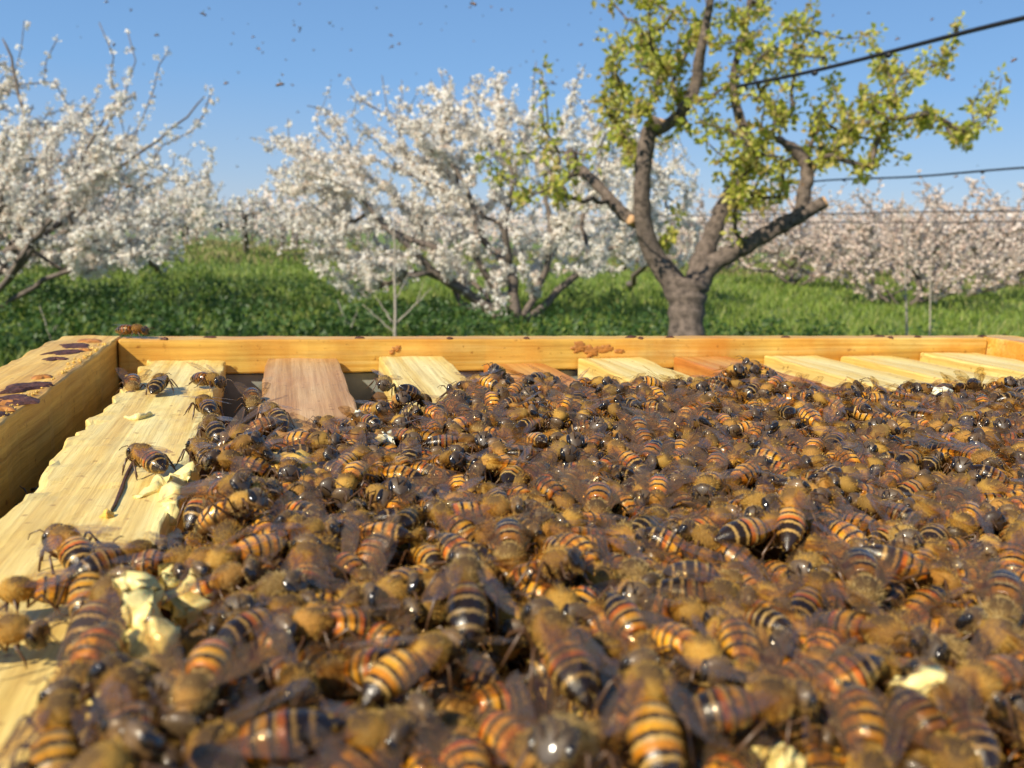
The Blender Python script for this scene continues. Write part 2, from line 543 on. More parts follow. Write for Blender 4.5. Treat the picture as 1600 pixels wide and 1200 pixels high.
def blades(n, r0, r1, hh, ww, seed, spread=.62, lean=.35):
    """grass blades as bent tapering strips, sown in the sector seen past the hive"""
    R = np.random.default_rng(seed)
    u = R.random(n)
    r = (r0 ** .5 + (r1 ** .5 - r0 ** .5) * u) ** 2
    a = YAW + (R.random(n) - .5) * 2 * spread
    x, y = np.sin(a) * r, np.cos(a) * r
    z = GROUND + .05 * np.sin(x * .31 + 1.3) * np.sin(y * .23) + .02 * np.sin(x * 1.1) * np.sin(y * .9 + 2) - .01
    # clumpy height
    cl = .55 + .45 * np.sin(x * 2.1 + 1.7 * np.sin(y * 1.3)) * np.sin(y * 1.9 + 1.1 * np.sin(x * 1.7))
    h = hh * (.45 + .8 * R.random(n)) * (.6 + .7 * cl)
    w = ww * (.6 + .8 * R.random(n)) * (1 + r / 14)
    d = R.random(n) * 2 * PI
    dx, dy = np.cos(d), np.sin(d)
    e = R.random(n) * 2 * PI
    ex, ey = np.cos(e) * h * lean, np.sin(e) * h * lean
    P = np.zeros((n, 5, 3))
    P[:, 0] = np.stack([x - dx * w, y - dy * w, z], 1)
    P[:, 1] = np.stack([x + dx * w, y + dy * w, z], 1)
    P[:, 2] = np.stack([x + dx * w * .8 + ex * .4, y + dy * w * .8 + ey * .4, z + h * .6], 1)
    P[:, 3] = np.stack([x - dx * w * .8 + ex * .4, y - dy * w * .8 + ey * .4, z + h * .6], 1)
    P[:, 4] = np.stack([x + ex * 1.3, y + ey * 1.3, z + h], 1)
    i = np.arange(n)[:, None] * 5
    gg = G()
    gg.add(P.reshape(-1, 3), None, i + np.array([[3, 2, 4]]), i + np.array([[0, 1, 2, 3]]))
    return gg


tag(link('grass', blades(150000, 1.6, 45, .13, .006, 3, .85).mesh('grass', [M['grass']], False)), 'dense green meadow grass under the orchard trees', kind='stuff')
tag(link('dry_grass', blades(9000, 24, 60, .22, .012, 5).mesh('dry_grass', [M['dry']], False)), 'thin straw coloured grass far off between the trees', kind='stuff')


def leaf_clumps(centers, R, n_leaf, size, droop=0.0):
    """tufts of bent two-panel leaves round each centre (c, radius)"""
    P, k = [], 0
    gg = G()
    cs = np.array([(*c, r) for c, r in centers])
    n = len(cs) * n_leaf
    c = np.repeat(cs, n_leaf, 0)
    d = R.normal(size=(n, 3)); d /= np.linalg.norm(d, axis=1)[:, None]
    d[:, 2] -= droop
    pos = c[:, :3] + d * (c[:, 3] * R.random(n) ** .5)[:, None]
    ax = R.normal(size=(n, 3)) * .7 + d * .8; ax[:, 2] -= droop
    ax /= np.linalg.norm(ax, axis=1)[:, None]
    sd = np.cross(ax, R.normal(size=(n, 3))); sd /= np.linalg.norm(sd, axis=1)[:, None]
    nm = np.cross(ax, sd)
    s = size * (.6 + .7 * R.random(n))[:, None]
    P = np.stack([pos, pos + ax * s * .45 + sd * s * .33 + nm * s * .12, pos + ax * s, pos + ax * s * .45 - sd * s * .33 + nm * s * .12], 1)
    i = np.arange(n)[:, None] * 4
    gg.add(P.reshape(-1, 3), None, np.concatenate([i + np.array([[0, 1, 2]]), i + np.array([[0, 2, 3]])]), None)
    return gg


R5 = np.random.default_rng(5)
wc = []
for k in range(900):
    r = 6.5 + 7 * R5.random() ** 1.3
    a = YAW + (R5.random() - .5) * 1.25
    x, y = math.sin(a) * r, math.cos(a) * r
    if math.sin(x * 1.3 + 2) + math.sin(y * 1.1) + (1.0 if r < 9.2 else -.5) + (.8 if a < YAW else -.3) + (2.5 if a < YAW - .42 else 0) < R5.random() * 1.2:
        continue
    wc.append(((x, y, gh(x, y) + .08 + .1 * R5.random()), .09 + .1 * R5.random()))
tag(link('weeds', leaf_clumps(wc, R5, 40, .05).mesh('weeds', [M['weed']], False)), 'dark leafy weeds growing thick just beyond the hive', kind='stuff')

# ------------------------------------------------------------------ trees
def grow(root, tips, base_nodes=None, R=None, alpha=.35, step=.22, wob=.03, leafr=.004, power=2.25):
    """joins every tip to the nearest part of the growing tree -> nodes, parents, radii"""
    P = [np.array(root, float)] if base_nodes is None else [np.array(p, float) for p, _ in base_nodes]
    par = [-1] if base_nodes is None else [q for _, q in base_nodes]
    cost = [0.0]
    for i in range(1, len(P)):
        cost.append(cost[par[i]] + np.linalg.norm(P[i] - P[par[i]]))
    cap = 60000
    A = np.zeros((cap, 3)); C = np.zeros(cap)
    A[:len(P)] = P; C[:len(P)] = cost
    n = len(P)
    tips = sorted([np.array(t, float) for t in tips], key=lambda t: np.linalg.norm(t - P[0]))
    ends = []
    for t in tips:
        d = np.linalg.norm(A[:n] - t, axis=1)
        j = int(np.argmin(d + alpha * C[:n]))
        L = d[j]
        k = max(1, int(L / step))
        a = A[j].copy(); prev = j
        side = R.normal(size=3) * L * .07
        for q in range(1, k + 1):
            f = q / k
            p = a + (t - a) * f + side * math.sin(PI * f) + (R.normal(size=3) * wob if q < k else 0)
            p[2] -= .08 * L * math.sin(PI * f)
            A[n] = p; C[n] = C[prev] + L / k
            par.append(prev); prev = n; n += 1
        ends.append(prev)
    rad = np.zeros(n)
    child = [[] for _ in range(n)]
    for i in range(1, n):
        child[par[i]].append(i)
    for i in range(n - 1, -1, -1):
        s = sum(rad[c] ** power for c in child[i])
        rad[i] = max(leafr, s ** (1 / power)) if child[i] else leafr
        rad[i] += .0006
    return A[:n], par, rad, child, ends


def branch_mesh(A, par, rad, child, sides=5, minr=0.0):
    gg = G()
    stack = [(0, None)]
    while stack:
        s, pre = stack.pop()
        ch = [s] if pre is None else [pre, s]
        while child[ch[-1]]:
            cs = sorted(child[ch[-1]], key=lambda c: -rad[c])
            for c in cs[1:]:
                stack.append((c, ch[-1]))
            ch.append(cs[0])
        if len(ch) < 2:
            continue
        rr = [rad[i] for i in ch]
        if pre is not None:
            rr[0] = rr[1]
        if max(rr) < minr:
            continue
        tube(gg, [A[i] for i in ch], rr, sides if rr[0] > .012 else 4, 0)
    return gg


def blossoms(A, par, rad, ends, R, per=9, back=6, cr=.028, petals=7, size=.021):
    cs = []
    for e in ends:
        i = e
        for q in range(back):
            if par[i] < 0 or rad[i] > .02:
                break
            j = par[i]
            for z in range(max(1, per // back)):
                f = R.random()
                p = A[i] * (1 - f) + A[j] * f + R.normal(size=3) * .026
                cs.append((p, cr * (.5 + R.random())))
            i = j
    return cs


def petals_mesh(cs, R, n_pet, size):
    c = np.array([(*p, r) for p, r in cs])
    c = np.repeat(c, n_pet, 0)
    n = len(c)
    d = R.normal(size=(n, 3)); d /= np.linalg.norm(d, axis=1)[:, None]
    pos = c[:, :3] + d * c[:, 3:4]
    a = R.normal(size=(n, 3)); a /= np.linalg.norm(a, axis=1)[:, None]
    b = np.cross(a, d + .3 * R.normal(size=(n, 3))); b /= np.linalg.norm(b, axis=1)[:, None]
    s = (size * (.6 + .8 * R.random(n)))[:, None]
    P = np.stack([pos - a * s, pos - b * s * .9, pos + a * s, pos + b * s * .9], 1)
    gg = G()
    i = np.arange(n)[:, None] * 4
    gg.add(P.reshape(-1, 3), None, None, i + np.array([[0, 1, 2, 3]]))
    return gg


def ell_tips(ells, depth, dz, R, dens=1.0):
    """tips inside blobs given by view direction and depth; ell = (cx, cy, rx, ry, count)"""
    out = []
    for cx, cy, rx, ry, n in ells:
        for _ in range(int(n * dens)):
            while True:
                q = R.uniform(-1, 1, 3)
                if q @ q < 1:
                    break
            out.append(np.array(at(cx + q[0] * rx, cy + q[1] * ry, depth + q[2] * dz)))
    return out


def smooth_path(P, rads, k=5):
    out, ro = [], []
    n = len(P)
    for i in range(n - 1):
        p0, p1, p2, p3 = P[max(i - 1, 0)], P[i], P[i + 1], P[min(i + 2, n - 1)]
        for q in range(k):
            t = q / k
            out.append(.5 * ((2 * p1) + (p2 - p0) * t + (2 * p0 - 5 * p1 + 4 * p2 - p3) * t * t + (3 * p1 - p0 - 3 * p2 + p3) * t ** 3))
            ro.append(rads[i] * (1 - t) + rads[i + 1] * t)
    out.append(P[-1]); ro.append(rads[-1])
    return out, ro


def blossom_tree(root, tips, label, R, per=9, n_pet=6, size=.021, mats=None, group='orchard trees in blossom', back=6, leafr=.0035, stems=None):
    e = link('blossom_tree', None, loc=root)
    tag(e, label, 'tree', group)
    r = np.array(root)
    bn, mins = None, {}
    if stems:
        bn = [(r, -1)]
        for pts, rads in stems:
            rads = [q * .5 for q in rads]
            P, rr = smooth_path([Vector(r)] + [at(x, y, d) for x, y, d in pts], [rads[0]] + rads, 4)
            prev = 0
            for p, q in list(zip(P, rr))[1:]:
                mins[len(bn)] = q
                bn.append((np.array(p) + R.normal(size=3) * .012, prev)); prev = len(bn) - 1
    A, par, rad, child, ends = grow(r, tips, base_nodes=bn, R=R, leafr=leafr)
    for i_, q in mins.items():
        rad[i_] = max(rad[i_], q)
    if bn: rad[0] = max(rad[0], .06)
    A = A - r
    bm_ = branch_mesh(A, par, rad, child)
    link('trunk', bm_.mesh('trunk', [M['bark']]), e)
    cs = blossoms(A, par, rad, ends, R, per, back)
    link('crown', petals_mesh(cs, R, n_pet, size).mesh('crown', [mats or M['blossom']], False), e)
    return e


def gpt(px, py):
    p = on_plane(px, py, GROUND)
    return (p.x, p.y, gh(p.x, p.y) - .05)


MID_STEMS = [([(775, 450, 9.3), (745, 400, 9.1), (742, 330, 9.0), (705, 250, 8.9), (655, 225, 8.9)], [.05, .04, .03, .024, .018, .010]),
             ([(800, 440, 9.4), (790, 360, 9.2), (800, 290, 9.1), (785, 200, 9.1), (775, 130, 9.1)], [.045, .038, .032, .026, .02, .009]),
             ([(745, 470, 9.3), (660, 405, 9.0), (600, 350, 8.9), (550, 300, 8.8), (500, 250, 8.8)], [.045, .038, .032, .026, .02, .009]),
             ([(845, 440, 9.4), (862, 370, 9.3), (850, 290, 9.3), (880, 200, 9.4), (905, 120, 9.4)], [.04, .036, .03, .024, .016, .008]),
             ([(870, 455, 9.5), (930, 400, 9.5), (990, 370, 9.6), (1030, 330, 9.6)], [.036, .03, .022, .016, .008])]
LEFT_STEMS = [([(0, 450, 8.3), (38, 390, 8.1), (85, 340, 8.0), (112, 280, 8.0), (160, 185, 8.0), (190, 150, 8.0)], [.06, .05, .042, .03, .022, .014, .007]),
              ([(-25, 400, 8.3), (5, 300, 8.1), (38, 215, 8.0), (25, 130, 8.0), (5, 60, 8.0)], [.05, .042, .034, .028, .02, .008]),
              ([(10, 440, 8.3), (60, 375, 8.1), (110, 295, 8.0), (175, 262, 8.0), (250, 215, 8.0), (320, 150, 8.0)], [.05, .044, .038, .028, .022, .014, .006]),
              ([(20, 470, 8.4), (85, 430, 8.3), (150, 420, 8.3), (215, 400, 8.4)], [.04, .036, .028, .02, .01])]
R1 = np.random.default_rng(21)
shoots = [at(x, y, 9.5 + R1.uniform(-.8, .8)) for x, y in [(690, 108), (735, 120), (772, 112), (838, 95), (845, 130), (884, 132), (915, 100), (450, 185), (517, 132), (545, 125), (597, 118), (628, 125), (390, 215), (800, 105), (1010, 130), (655, 140), (420, 200), (480, 165), (560, 150)]]
mid = ell_tips([(570, 240, 140, 95, 120), (740, 220, 140, 110, 190), (700, 180, 60, 70, 50), (450, 260, 50, 60, 40), (900, 220, 110, 110, 70), (600, 370, 140, 85, 150), (760, 370, 120, 85, 130), (930, 350, 110, 90, 80), (500, 300, 85, 75, 75), (1010, 290, 70, 120, 55), (560, 425, 90, 45, 60), (470, 360, 60, 50, 30), (770, 470, 80, 40, 26)], 9.6, 1.3, R1)
blossom_tree(gpt(806, 512), [np.array(s) for s in shoots] + mid, 'wide white blossoming tree with many low stems, centre of the orchard behind the hive', R1, per=22, size=.0165, n_pet=8, leafr=.0042, stems=MID_STEMS)
R2 = np.random.default_rng(22)
sh = [np.array(at(x, y, 8.6 + R2.uniform(-.6, .6))) for x, y in [(38, 32), (155, 35), (198, 45), (265, 78), (328, 138), (300, 205), (20, 100), (240, 140), (212, 95), (90, 60), (330, 145), (285, 200)]]
lt = ell_tips([(60, 230, 100, 110, 100), (150, 220, 90, 110, 80), (210, 300, 95, 95, 80), (110, 370, 120, 60, 110), (0, 330, 90, 110, 70), (-120, 260, 120, 130, 90), (230, 390, 70, 45, 40), (-60, 130, 90, 70, 35)], 8.8, 1.2, R2)
blossom_tree(gpt(-48, 492), sh + lt, 'tall white blossoming tree cut by the left edge of the photo', R2, per=20, n_pet=8, size=.016, leafr=.0045, stems=LEFT_STEMS)
R3 = np.random.default_rng(23)
blossom_tree(gpt(262, 432), ell_tips([(310, 285, 38, 70, 70), (250, 330, 90, 70, 120), (200, 380, 90, 50, 70), (340, 330, 30, 50, 30)], 14.0, 1.5, R3), 'white blossoming tree standing behind the right side of the tall left tree', R3, per=15, n_pet=6, size=.022)
blossom_tree(gpt(975, 452), ell_tips([(940, 230, 75, 110, 70), (1040, 290, 70, 90, 75), (930, 370, 100, 60, 80), (1050, 380, 70, 50, 60)], 12.5, 1.3, R3), 'white blossoming tree directly behind the green leafed pear tree', R3, per=15, n_pet=6, size=.021)
tt = ell_tips([(385, 340, 55, 46, 150), (345, 345, 40, 36, 80), (430, 350, 30, 35, 50)], 27, 2.2, R3)
blossom_tree(gpt(385, 399), tt, 'small far blossoming tree seen in the gap between the left trees', R3, per=7, n_pet=4, size=.045, back=4, leafr=.009)
# the pinkish row on the right: three tree meshes, copied along the rows
pinks = []
for s in range(3):
    Rp = np.random.default_rng(40 + s)
    tips = []
    for _ in range(420):
        while True:
            q = Rp.uniform(-1, 1, 3)
            if q @ q < 1: break
        tips.append(np.array((q[0] * 2.3, q[1] * 2.1, 1.5 + q[2] * 1.32)))
    for _ in range(14):
        a = Rp.uniform(0, 2 * PI)
        tips.append(np.array((math.cos(a) * 1.1, math.sin(a) * 1.1, 2.7 + Rp.random() * .35)))
    A, par, rad, child, ends = grow((0, 0, 0), tips, R=Rp, leafr=.0055)
    tm = branch_mesh(A, par, rad, child).mesh('pink_trunk', [M['bark']])
    cm = petals_mesh(blossoms(A, par, rad, ends, Rp, 10, 5), Rp, 6, .027).mesh('pink_crown', [M['blossom_pink']], False)
    pinks.append((tm, cm))
spots = [(1238, 450, 1.0, 'first tree of the pinkish row, just right of the green pear tree trunk'),
         (1412, 478, .85, 'nearest pinkish blossoming tree, behind the two thin bare saplings'),
         (1130, 428, 1.0, 'pinkish blossoming tree glimpsed between the forked limbs of the pear tree'),
         (1330, 432, 1.0, 'pinkish blossoming tree in the second row, left of the thin bare saplings'),
         (1505, 466, .9, 'pinkish blossoming tree between the thin saplings and the right edge'),
         (1585, 446, .95, 'pinkish blossoming tree cut by the right edge of the photo'),
         (1680, 450, 1.0, None), (1420, 424, 1.0, 'far pinkish tree peeping over the row behind the thin bare saplings'),
         (1560, 428, 1.05, 'far pinkish tree peeping over the row near the right edge'), (1270, 421, .9, 'far pinkish tree whose top shows below the cut pear limb'),
         (1790, 462, 1.0, None), (30, 425, .95, None), (1010, 420, .9, 'pale pinkish tree low behind the left fork of the pear tree')]
for i, (px, py, sc, lab) in enumerate(spots):
    b = gpt(px, py)
    e = link('blossom_tree', None, loc=b)
    e.rotation_euler.z = i * 2.1
    e.scale = (sc, sc, sc * (.84 + .05 * (i % 3)))
    tag(e, lab or ['pinkish blossoming tree just outside the right side of the view', 'second pinkish tree further outside the right side of the view', 'pinkish blossoming tree hidden behind the tall left tree'][(6, 10, 11).index(i)], 'tree', 'orchard trees in blossom')
    link('trunk', pinks[i % 3][0], e); link('crown', pinks[i % 3][1], e)

# the green pear tree with its cut limbs ----------------------------------
R6 = np.random.default_rng(6)
D = 4.8
base = at(1072, 560, D); base.z = GROUND - .03
pear = link('pear_tree', None, loc=base)
tag(pear, 'pruned pear tree with thick forked trunk, sawn limbs and young yellow green leaves', 'tree')


def limb(pts, rads, dd=None):
    P = []
    for i, (x, y) in enumerate(pts):
        P.append(at(x, y, D + (dd[i] if dd else 0)))
    return P, rads


pxm = D / F_PX                                   # metres per photo pixel at the tree
limbs = [
    ([(1072, 640), (1072, 560), (1072, 500), (1074, 462), (1078, 440)], [33, 29, 27, 30, 31], [0] * 5),
    ([(1072, 478), (1046, 432), (1020, 396), (1006, 350), (1003, 300), (1006, 250), (1014, 208), (1030, 188)], [24, 19, 15.5, 13.5, 12.5, 12.5, 12.5, 11.5], [0, .02, 0, -.05, -.1, -.12, -.14, -.15]),
    ([(1022, 204), (1050, 190), (1072, 165), (1088, 130), (1092, 95), (1100, 55), (1110, 0), (1120, -60)], [10, 9, 9, 9, 8, 7, 5, 4], [-.14, -.16, -.2, -.2, -.25, -.3, -.35, -.4]),
    ([(1003, 350), (978, 338), (958, 318), (935, 290), (905, 262), (888, 238)], [11, 10.5, 9.5, 8.5, 8.5, 9], [0, .03, .05, .1, .2, .25]),
    ([(1086, 452), (1094, 412), (1108, 378), (1128, 330), (1150, 290), (1168, 256), (1172, 225), (1162, 200), (1150, 165), (1146, 120), (1160, 60), (1172, 0)], [19, 17, 15, 14, 13, 12.5, 11, 9, 7, 6, 5, 4], [0, .05, .1, .15, .2, .22, .25, .25, .25, .2, .15, .1]),
    ([(1090, 448), (1112, 414), (1150, 392), (1196, 366), (1240, 342), (1288, 316)], [17, 15, 13.5, 12.5, 12, 9], [0, -.02, -.06, -.1, -.14, -.18]),
    ([(1252, 334), (1256, 300), (1262, 276), (1256, 250), (1240, 234), (1216, 216)], [11, 10.5, 10, 9, 8, 5], [-.15] * 6),
]
tg = G()
base_nodes, idx = [], {}
nodes = [(np.array(base), -1)]
for li, (pts, rd, dd) in enumerate(limbs):
    P = [at(x, y, D + d) for (x, y), d in zip(pts, dd)]
    if li == 0:
        P[0] = Vector((P[1].x, P[1].y, GROUND - .05))
    P, rr = smooth_path(P, [r * pxm for r in rd])
    rr = [r * (1 + .07 * math.sin(i * 1.9 + li) + .05 * math.sin(i * 4.3)) for i, r in enumerate(rr)]
    tube(tg, [p - base for p in P], rr, 14, 0, True)
    if li:
        nodes += [(np.array(p), 0) for p in P[3:]]
V, U, T, Q, TM, QM = tg.arrays()
for i in range(len(V)):
    q = Vector(V[i])
    dsp = noise.noise(q * 22) * .006 + noise.noise(q * 60) * .003
    V[i] += np.array((noise.noise_vector(q * 18))) * .004 + dsp
g = G(); g.merge((V, U, T, Q, TM, QM))
trunk = link('trunk', g.mesh('pear_trunk', [M['bark_pear']]), pear)
for (x, y), d, r, nx_, ny_ in [((1032, 187), -.15, 11, .3, 1.0), ((984, 343), -.02, 8, -.7, .25), ((1290, 315), -.18, 9, 1.0, .55)]:
    gg = G()
    c = at(x, y, D + d) - base
    dr = (rt * nx_ + up * ny_ - fw * .35).normalized()
    tube(gg, [c - dr * .03, c, c + dr * .006], [r * pxm, r * pxm * 1.03, r * pxm * .85], 12, 0)
    tag(link('cut_limb_end', gg.mesh('cut_limb_end', [M['cut_wood']]), pear))
CL = [(985, 20), (1010, 45), (955, 50), (1060, 18), (1115, 8), (1180, 5), (1130, 40), (1230, 30), (1265, 18), (1262, 52), (960, 78), (975, 102), (948, 112), (1030, 75), (1070, 70), (1110, 60), (1160, 70), (1210, 58), (1240, 72),
      (960, 140), (1000, 130), (1060, 100), (1120, 100), (1170, 110), (1200, 92), (1250, 95), (1290, 85), (1362, 55), (1370, 80), (1497, 40), (1362, 105), (1300, 128), (1340, 142), (1390, 130), (1420, 102), (1458, 78), (1472, 108),
      (1430, 138), (1400, 165), (1350, 170), (1440, 180), (1380, 200), (1320, 180), (1270, 160), (1230, 150), (1190, 150), (1150, 160), (1110, 150), (1080, 180), (1130, 200), (1180, 195), (1230, 195), (1280, 190), (1262, 225),
      (1310, 228), (1350, 212), (1405, 235), (1442, 188), (1352, 258), (1300, 250), (985, 200), (960, 178), (1010, 165), (1000, 100), (1062, 205), (1100, 222), (1150, 225), (1120, 250), (1150, 262), (1200, 262), (1230, 272),
      (1180, 300), (1212, 302), (1242, 288), (1150, 300), (1550, 128), (1545, 150), (1530, 168), (1500, 200), (1507, 226), (1482, 200), (955, 200), (1000, 232), (850, 122), (850, 160), (855, 195), (845, 222), (758, 250), (780, 265),
      (810, 258), (832, 282), (870, 250), (882, 236), (820, 308), (870, 300), (902, 288), (1035, 40), (1000, 60), (935, 155), (1055, 332), (1050, 376), (1172, 240), (1100, 30), (1200, 30), (1150, 20), (1085, 45), (1010, 12),
      (1040, 100), (1090, 120), (1140, 130), (1220, 120), (1100, 185), (1060, 150), (1160, 40), (960, 165), (1290, 215), (1335, 195), (1300, 160), (1360, 150), (1205, 170), (1200, 225), (1230, 240), (795, 240), (850, 265), (770, 280)]
tips = []
for x, y in CL:
    for q in range(1 if x < 910 else 2):
        tips.append(np.array(at(x + R6.normal() * 9, y + R6.normal() * 8, D + R6.normal() * .28 - .05)))
for x in range(940, 1300, 30):
    for q in range(3):
        tips.append(np.array(at(x + R6.normal() * 14, -20 - 50 * R6.random(), D + R6.normal() * .35)))
A, par, rad, child, ends = grow(None, tips, base_nodes=nodes, R=R6, alpha=.02, step=.07, wob=.008, leafr=.0028, power=2.4)
nb = len(nodes)
tw = G()
for s in range(nb):
    for c in child[s]:
        if c < nb: continue
        stack = [(c, s)]
        while stack:
            a, pre = stack.pop()
            ch = [pre, a]
            while child[ch[-1]]:
                cs = sorted(child[ch[-1]], key=lambda c_: -rad[c_])
                for c_ in cs[1:]: stack.append((c_, ch[-1]))
                ch.append(cs[0])
            rr = [min(rad[i], .014) for i in ch]; rr[0] = rr[1]
            tube(tw, [Vector(A[i]) - base for i in ch], rr, 4, 0)
link('twigs', tw.mesh('twigs', [M['bark_pear']]), pear)
lc = []
for e_ in ends:
    i = e_
    for q in range(4):
        if i < nb: break
        lc.append((A[i] - np.array(base) + R6.normal(size=3) * .012, .032 + .02 * R6.random()))
        i = par[i]
link('crown', leaf_clumps(lc, R6, 11, .040, .12).mesh('pear_leaves', [M['pear_leaf']], False), pear)

# the far rows of the orchard, one pale mass near the horizon
Rq = np.random.default_rng(60)
fc, ft = [], G()
for k in range(150):
    a = YAW + Rq.uniform(-.75, .75); d_ = Rq.uniform(38, 85)
    cx_, cy_ = math.sin(a) * d_, math.cos(a) * d_
    tube(ft, [(cx_, cy_, GROUND), (cx_ + .1, cy_, GROUND + 1.5)], .09, 5, 1)
    for q in range(55):
        v_ = Rq.normal(size=3); v_ /= np.linalg.norm(v_); v_ *= Rq.random() ** .4
        fc.append(((cx_ + v_[0] * 2.1, cy_ + v_[1] * 2.1, GROUND + 1.6 + v_[2] * 1.25), .2))
pm_ = petals_mesh(fc, Rq, 4, .10); pm_.merge(ft)
tag(link('distant_orchard', pm_.mesh('distant_orchard', [M['blossom_pink'], M['bark']], False)), 'far pale rows of blossoming orchard massed along the horizon', kind='stuff')

# bare saplings -----------------------------------------------------------
def sapling(lines, label, r0=.011):
    b = at(*lines[0][0], lines[0][2]); b.z = GROUND - .02
    e = link('bare_sapling', None, loc=b)
    tag(e, label, 'sapling', 'bare young saplings')
    for i, (p0, p1, d, r) in enumerate(lines):
        gg = G()
        a, c = at(*p0, d), at(*p1, d)
        if i == 0:
            a = b.copy()
        pts = []
        for q in range(9):
            f = q / 8
            p = a.lerp(c, f)
            if 0 < q < 8 or i == 0:
                p = p + Vector((math.sin(q * 2.3 + i), math.cos(q * 1.7 + i), 0)) * (.006 if i else .004)
            pts.append(p - b)
        tube(gg, pts, [r * (1 - .65 * q / 8) for q in range(9)], 6)
        link('stem' if i == 0 else 'twig', gg.mesh('stem', [M['twig']]), e)
    return e


sapling([((618, 600), (616, 330), 6.2, .014), ((614, 505), (585, 460), 6.2, .007), ((620, 505), (675, 450), 6.2, .007), ((618, 470), (640, 425), 6.2, .005), ((616, 440), (596, 395), 6.2, .005),
         ((617, 400), (634, 360), 6.2, .004), ((616, 520), (566, 475), 6.2, .006), ((650, 475), (662, 440), 6.2, .004), ((617, 380), (604, 345), 6.2, .004)], 'bare grey sapling with forked twigs in front of the wide white tree')
sapling([((560, 600), (528, 468), 6.6, .008), ((548, 515), (560, 480), 6.6, .004), ((541, 500), (528, 490), 6.6, .003)], 'thin leaning bare shoot left of the bare grey sapling')
sapling([((1419, 600), (1411, 300), 6.5, .010), ((1416, 440), (1436, 390), 6.5, .005), ((1415, 470), (1398, 430), 6.5, .005), ((1413, 350), (1400, 318), 6.5, .004), ((1413, 340), (1437, 308), 6.5, .004)], 'left one of two thin bare saplings in front of the pinkish trees')
sapling([((1451, 600), (1455, 330), 6.8, .007), ((1453, 460), (1480, 400), 6.8, .004), ((1454, 430), (1440, 390), 6.8, .003), ((1478, 420), (1496, 322), 6.8, .003)], 'right one of two thin bare saplings in front of the pinkish trees')
sapling([((96, 600), (62, 478), 6.0, .006), ((84, 520), (95, 486), 6.0, .003)], 'thin dry stalk among the dark weeds left of the hive')

# drip hoses strung through the orchard ------------------------------------
def hose(px0, py0, d0, t0, t1, r, label, em):
    p0 = at(px0, py0, d0)
    vp = ray(223, 348); vp.z = 0; vp.normalize()
    e = link('drip_hose', None, loc=p0)
    tag(e, label, 'hose', 'black drip hoses strung through the orchard')
    gg = G()
    pts = []
    for k in range(30):
        t = t0 + (t1 - t0) * k / 29
        pts.append(vp * t + Vector((0, 0, -.012 * math.sin(t * 2.2) ** 2)))
    tube(gg, pts, r, 8)
    link('pipe', gg.mesh('pipe', [M['hose']]), e)
    for t in em:
        h = G()
        c = vp * t + Vector((0, 0, -r * 1.3 - .012 * math.sin(t * 2.2) ** 2))
        tube(h, [c - vp * r * 1.8, c - vp * r * .8, c + vp * r * .8, c + vp * r * 1.8], [r * .7, r * 1.35, r * 1.35, r * .7], 8)
        link('dripper', h.mesh('dripper', [M['hose']]), e)


hose(1600, 28, 2.1, -1.4, 1.12, .0062, 'thick black drip hose crossing the sky into the pear tree', (.72, .42))
hose(1600, 262, 4.6, -2.5, 1.9, .0062, 'second black drip hose below the thick one, right of the pear tree', (.25, 1.3))
hose(1600, 328, 7.6, -3, 22, .0068, 'upper one of the two thin far hoses above the pinkish trees', (2.0,))
hose(1600, 346, 9.0, -3, 26, .0068, 'lower one of the two thin far hoses above the pinkish trees', ())

# ------------------------------------------------------------------ the hive
FY = 0.3201          # inner face of the far wall
WX = 0.372           # inner face of the right wall
YB = -0.145          # inner face of the near wall


def board(name, x0, x1, y0, y1, z0, z1, mt, parent, n=40, bev=.0007, amp=.00025, seed=0, axis=1, label=None, rot=0.0, extra=None, m2=12):
    """a sawn board: closed box shell subdivided on every face, softened edges, uneven by a fraction of a millimetre"""
    bm = bmesh.new()
    bmesh.ops.create_cube(bm, size=1)
    sx, sy, sz = x1 - x0, y1 - y0, z1 - z0
    for v in bm.verts:
        v.co = Vector((v.co.x * sx, v.co.y * sy, v.co.z * sz))
    bmesh.ops.bevel(bm, geom=bm.edges[:], offset=bev, segments=2, affect='EDGES', profile=.5)
    for ax, cuts in ((axis, n), ((0 if axis == 1 else 1), m2)):
        size = (sx, sy, sz)[ax]
        for k in range(1, cuts):
            c = -size / 2 + size * k / cuts
            co = [0, 0, 0]; co[ax] = c
            no = [0, 0, 0]; no[ax] = 1
            bmesh.ops.bisect_plane(bm, geom=bm.verts[:] + bm.edges[:] + bm.faces[:], plane_co=co, plane_no=no)
    c = Vector(((x0 + x1) / 2, (y0 + y1) / 2, (z0 + z1) / 2))
    for v in bm.verts:
        q = v.co + c
        nv = noise.noise_vector(q * 90 + Vector((seed, 0, 0))) * amp + noise.noise_vector(q * 400 + Vector((seed, 5, 0))) * amp * .6
        edge = (abs(abs(v.co.x) - sx / 2) < .0012) and (abs(abs(v.co.z) - sz / 2) < .0012)
        if edge:
            nv *= 2.2
        v.co += nv
        if extra:
            extra(v, q)
    me = bpy.data.meshes.new(name)
    bm.to_mesh(me); bm.free()
    me.materials.append(mt)
    for p in me.polygons: p.use_smooth = False
    o = link(name, me, parent, c)
    o.rotation_euler.z = rot
    if label: o['label'] = label
    return o


hive = link('beehive', None, loc=(0, 0, 0))
tag(hive, 'open wooden beehive box filled with frames and crowded with honeybees', 'beehive')
TL = .0199
TT = .0105
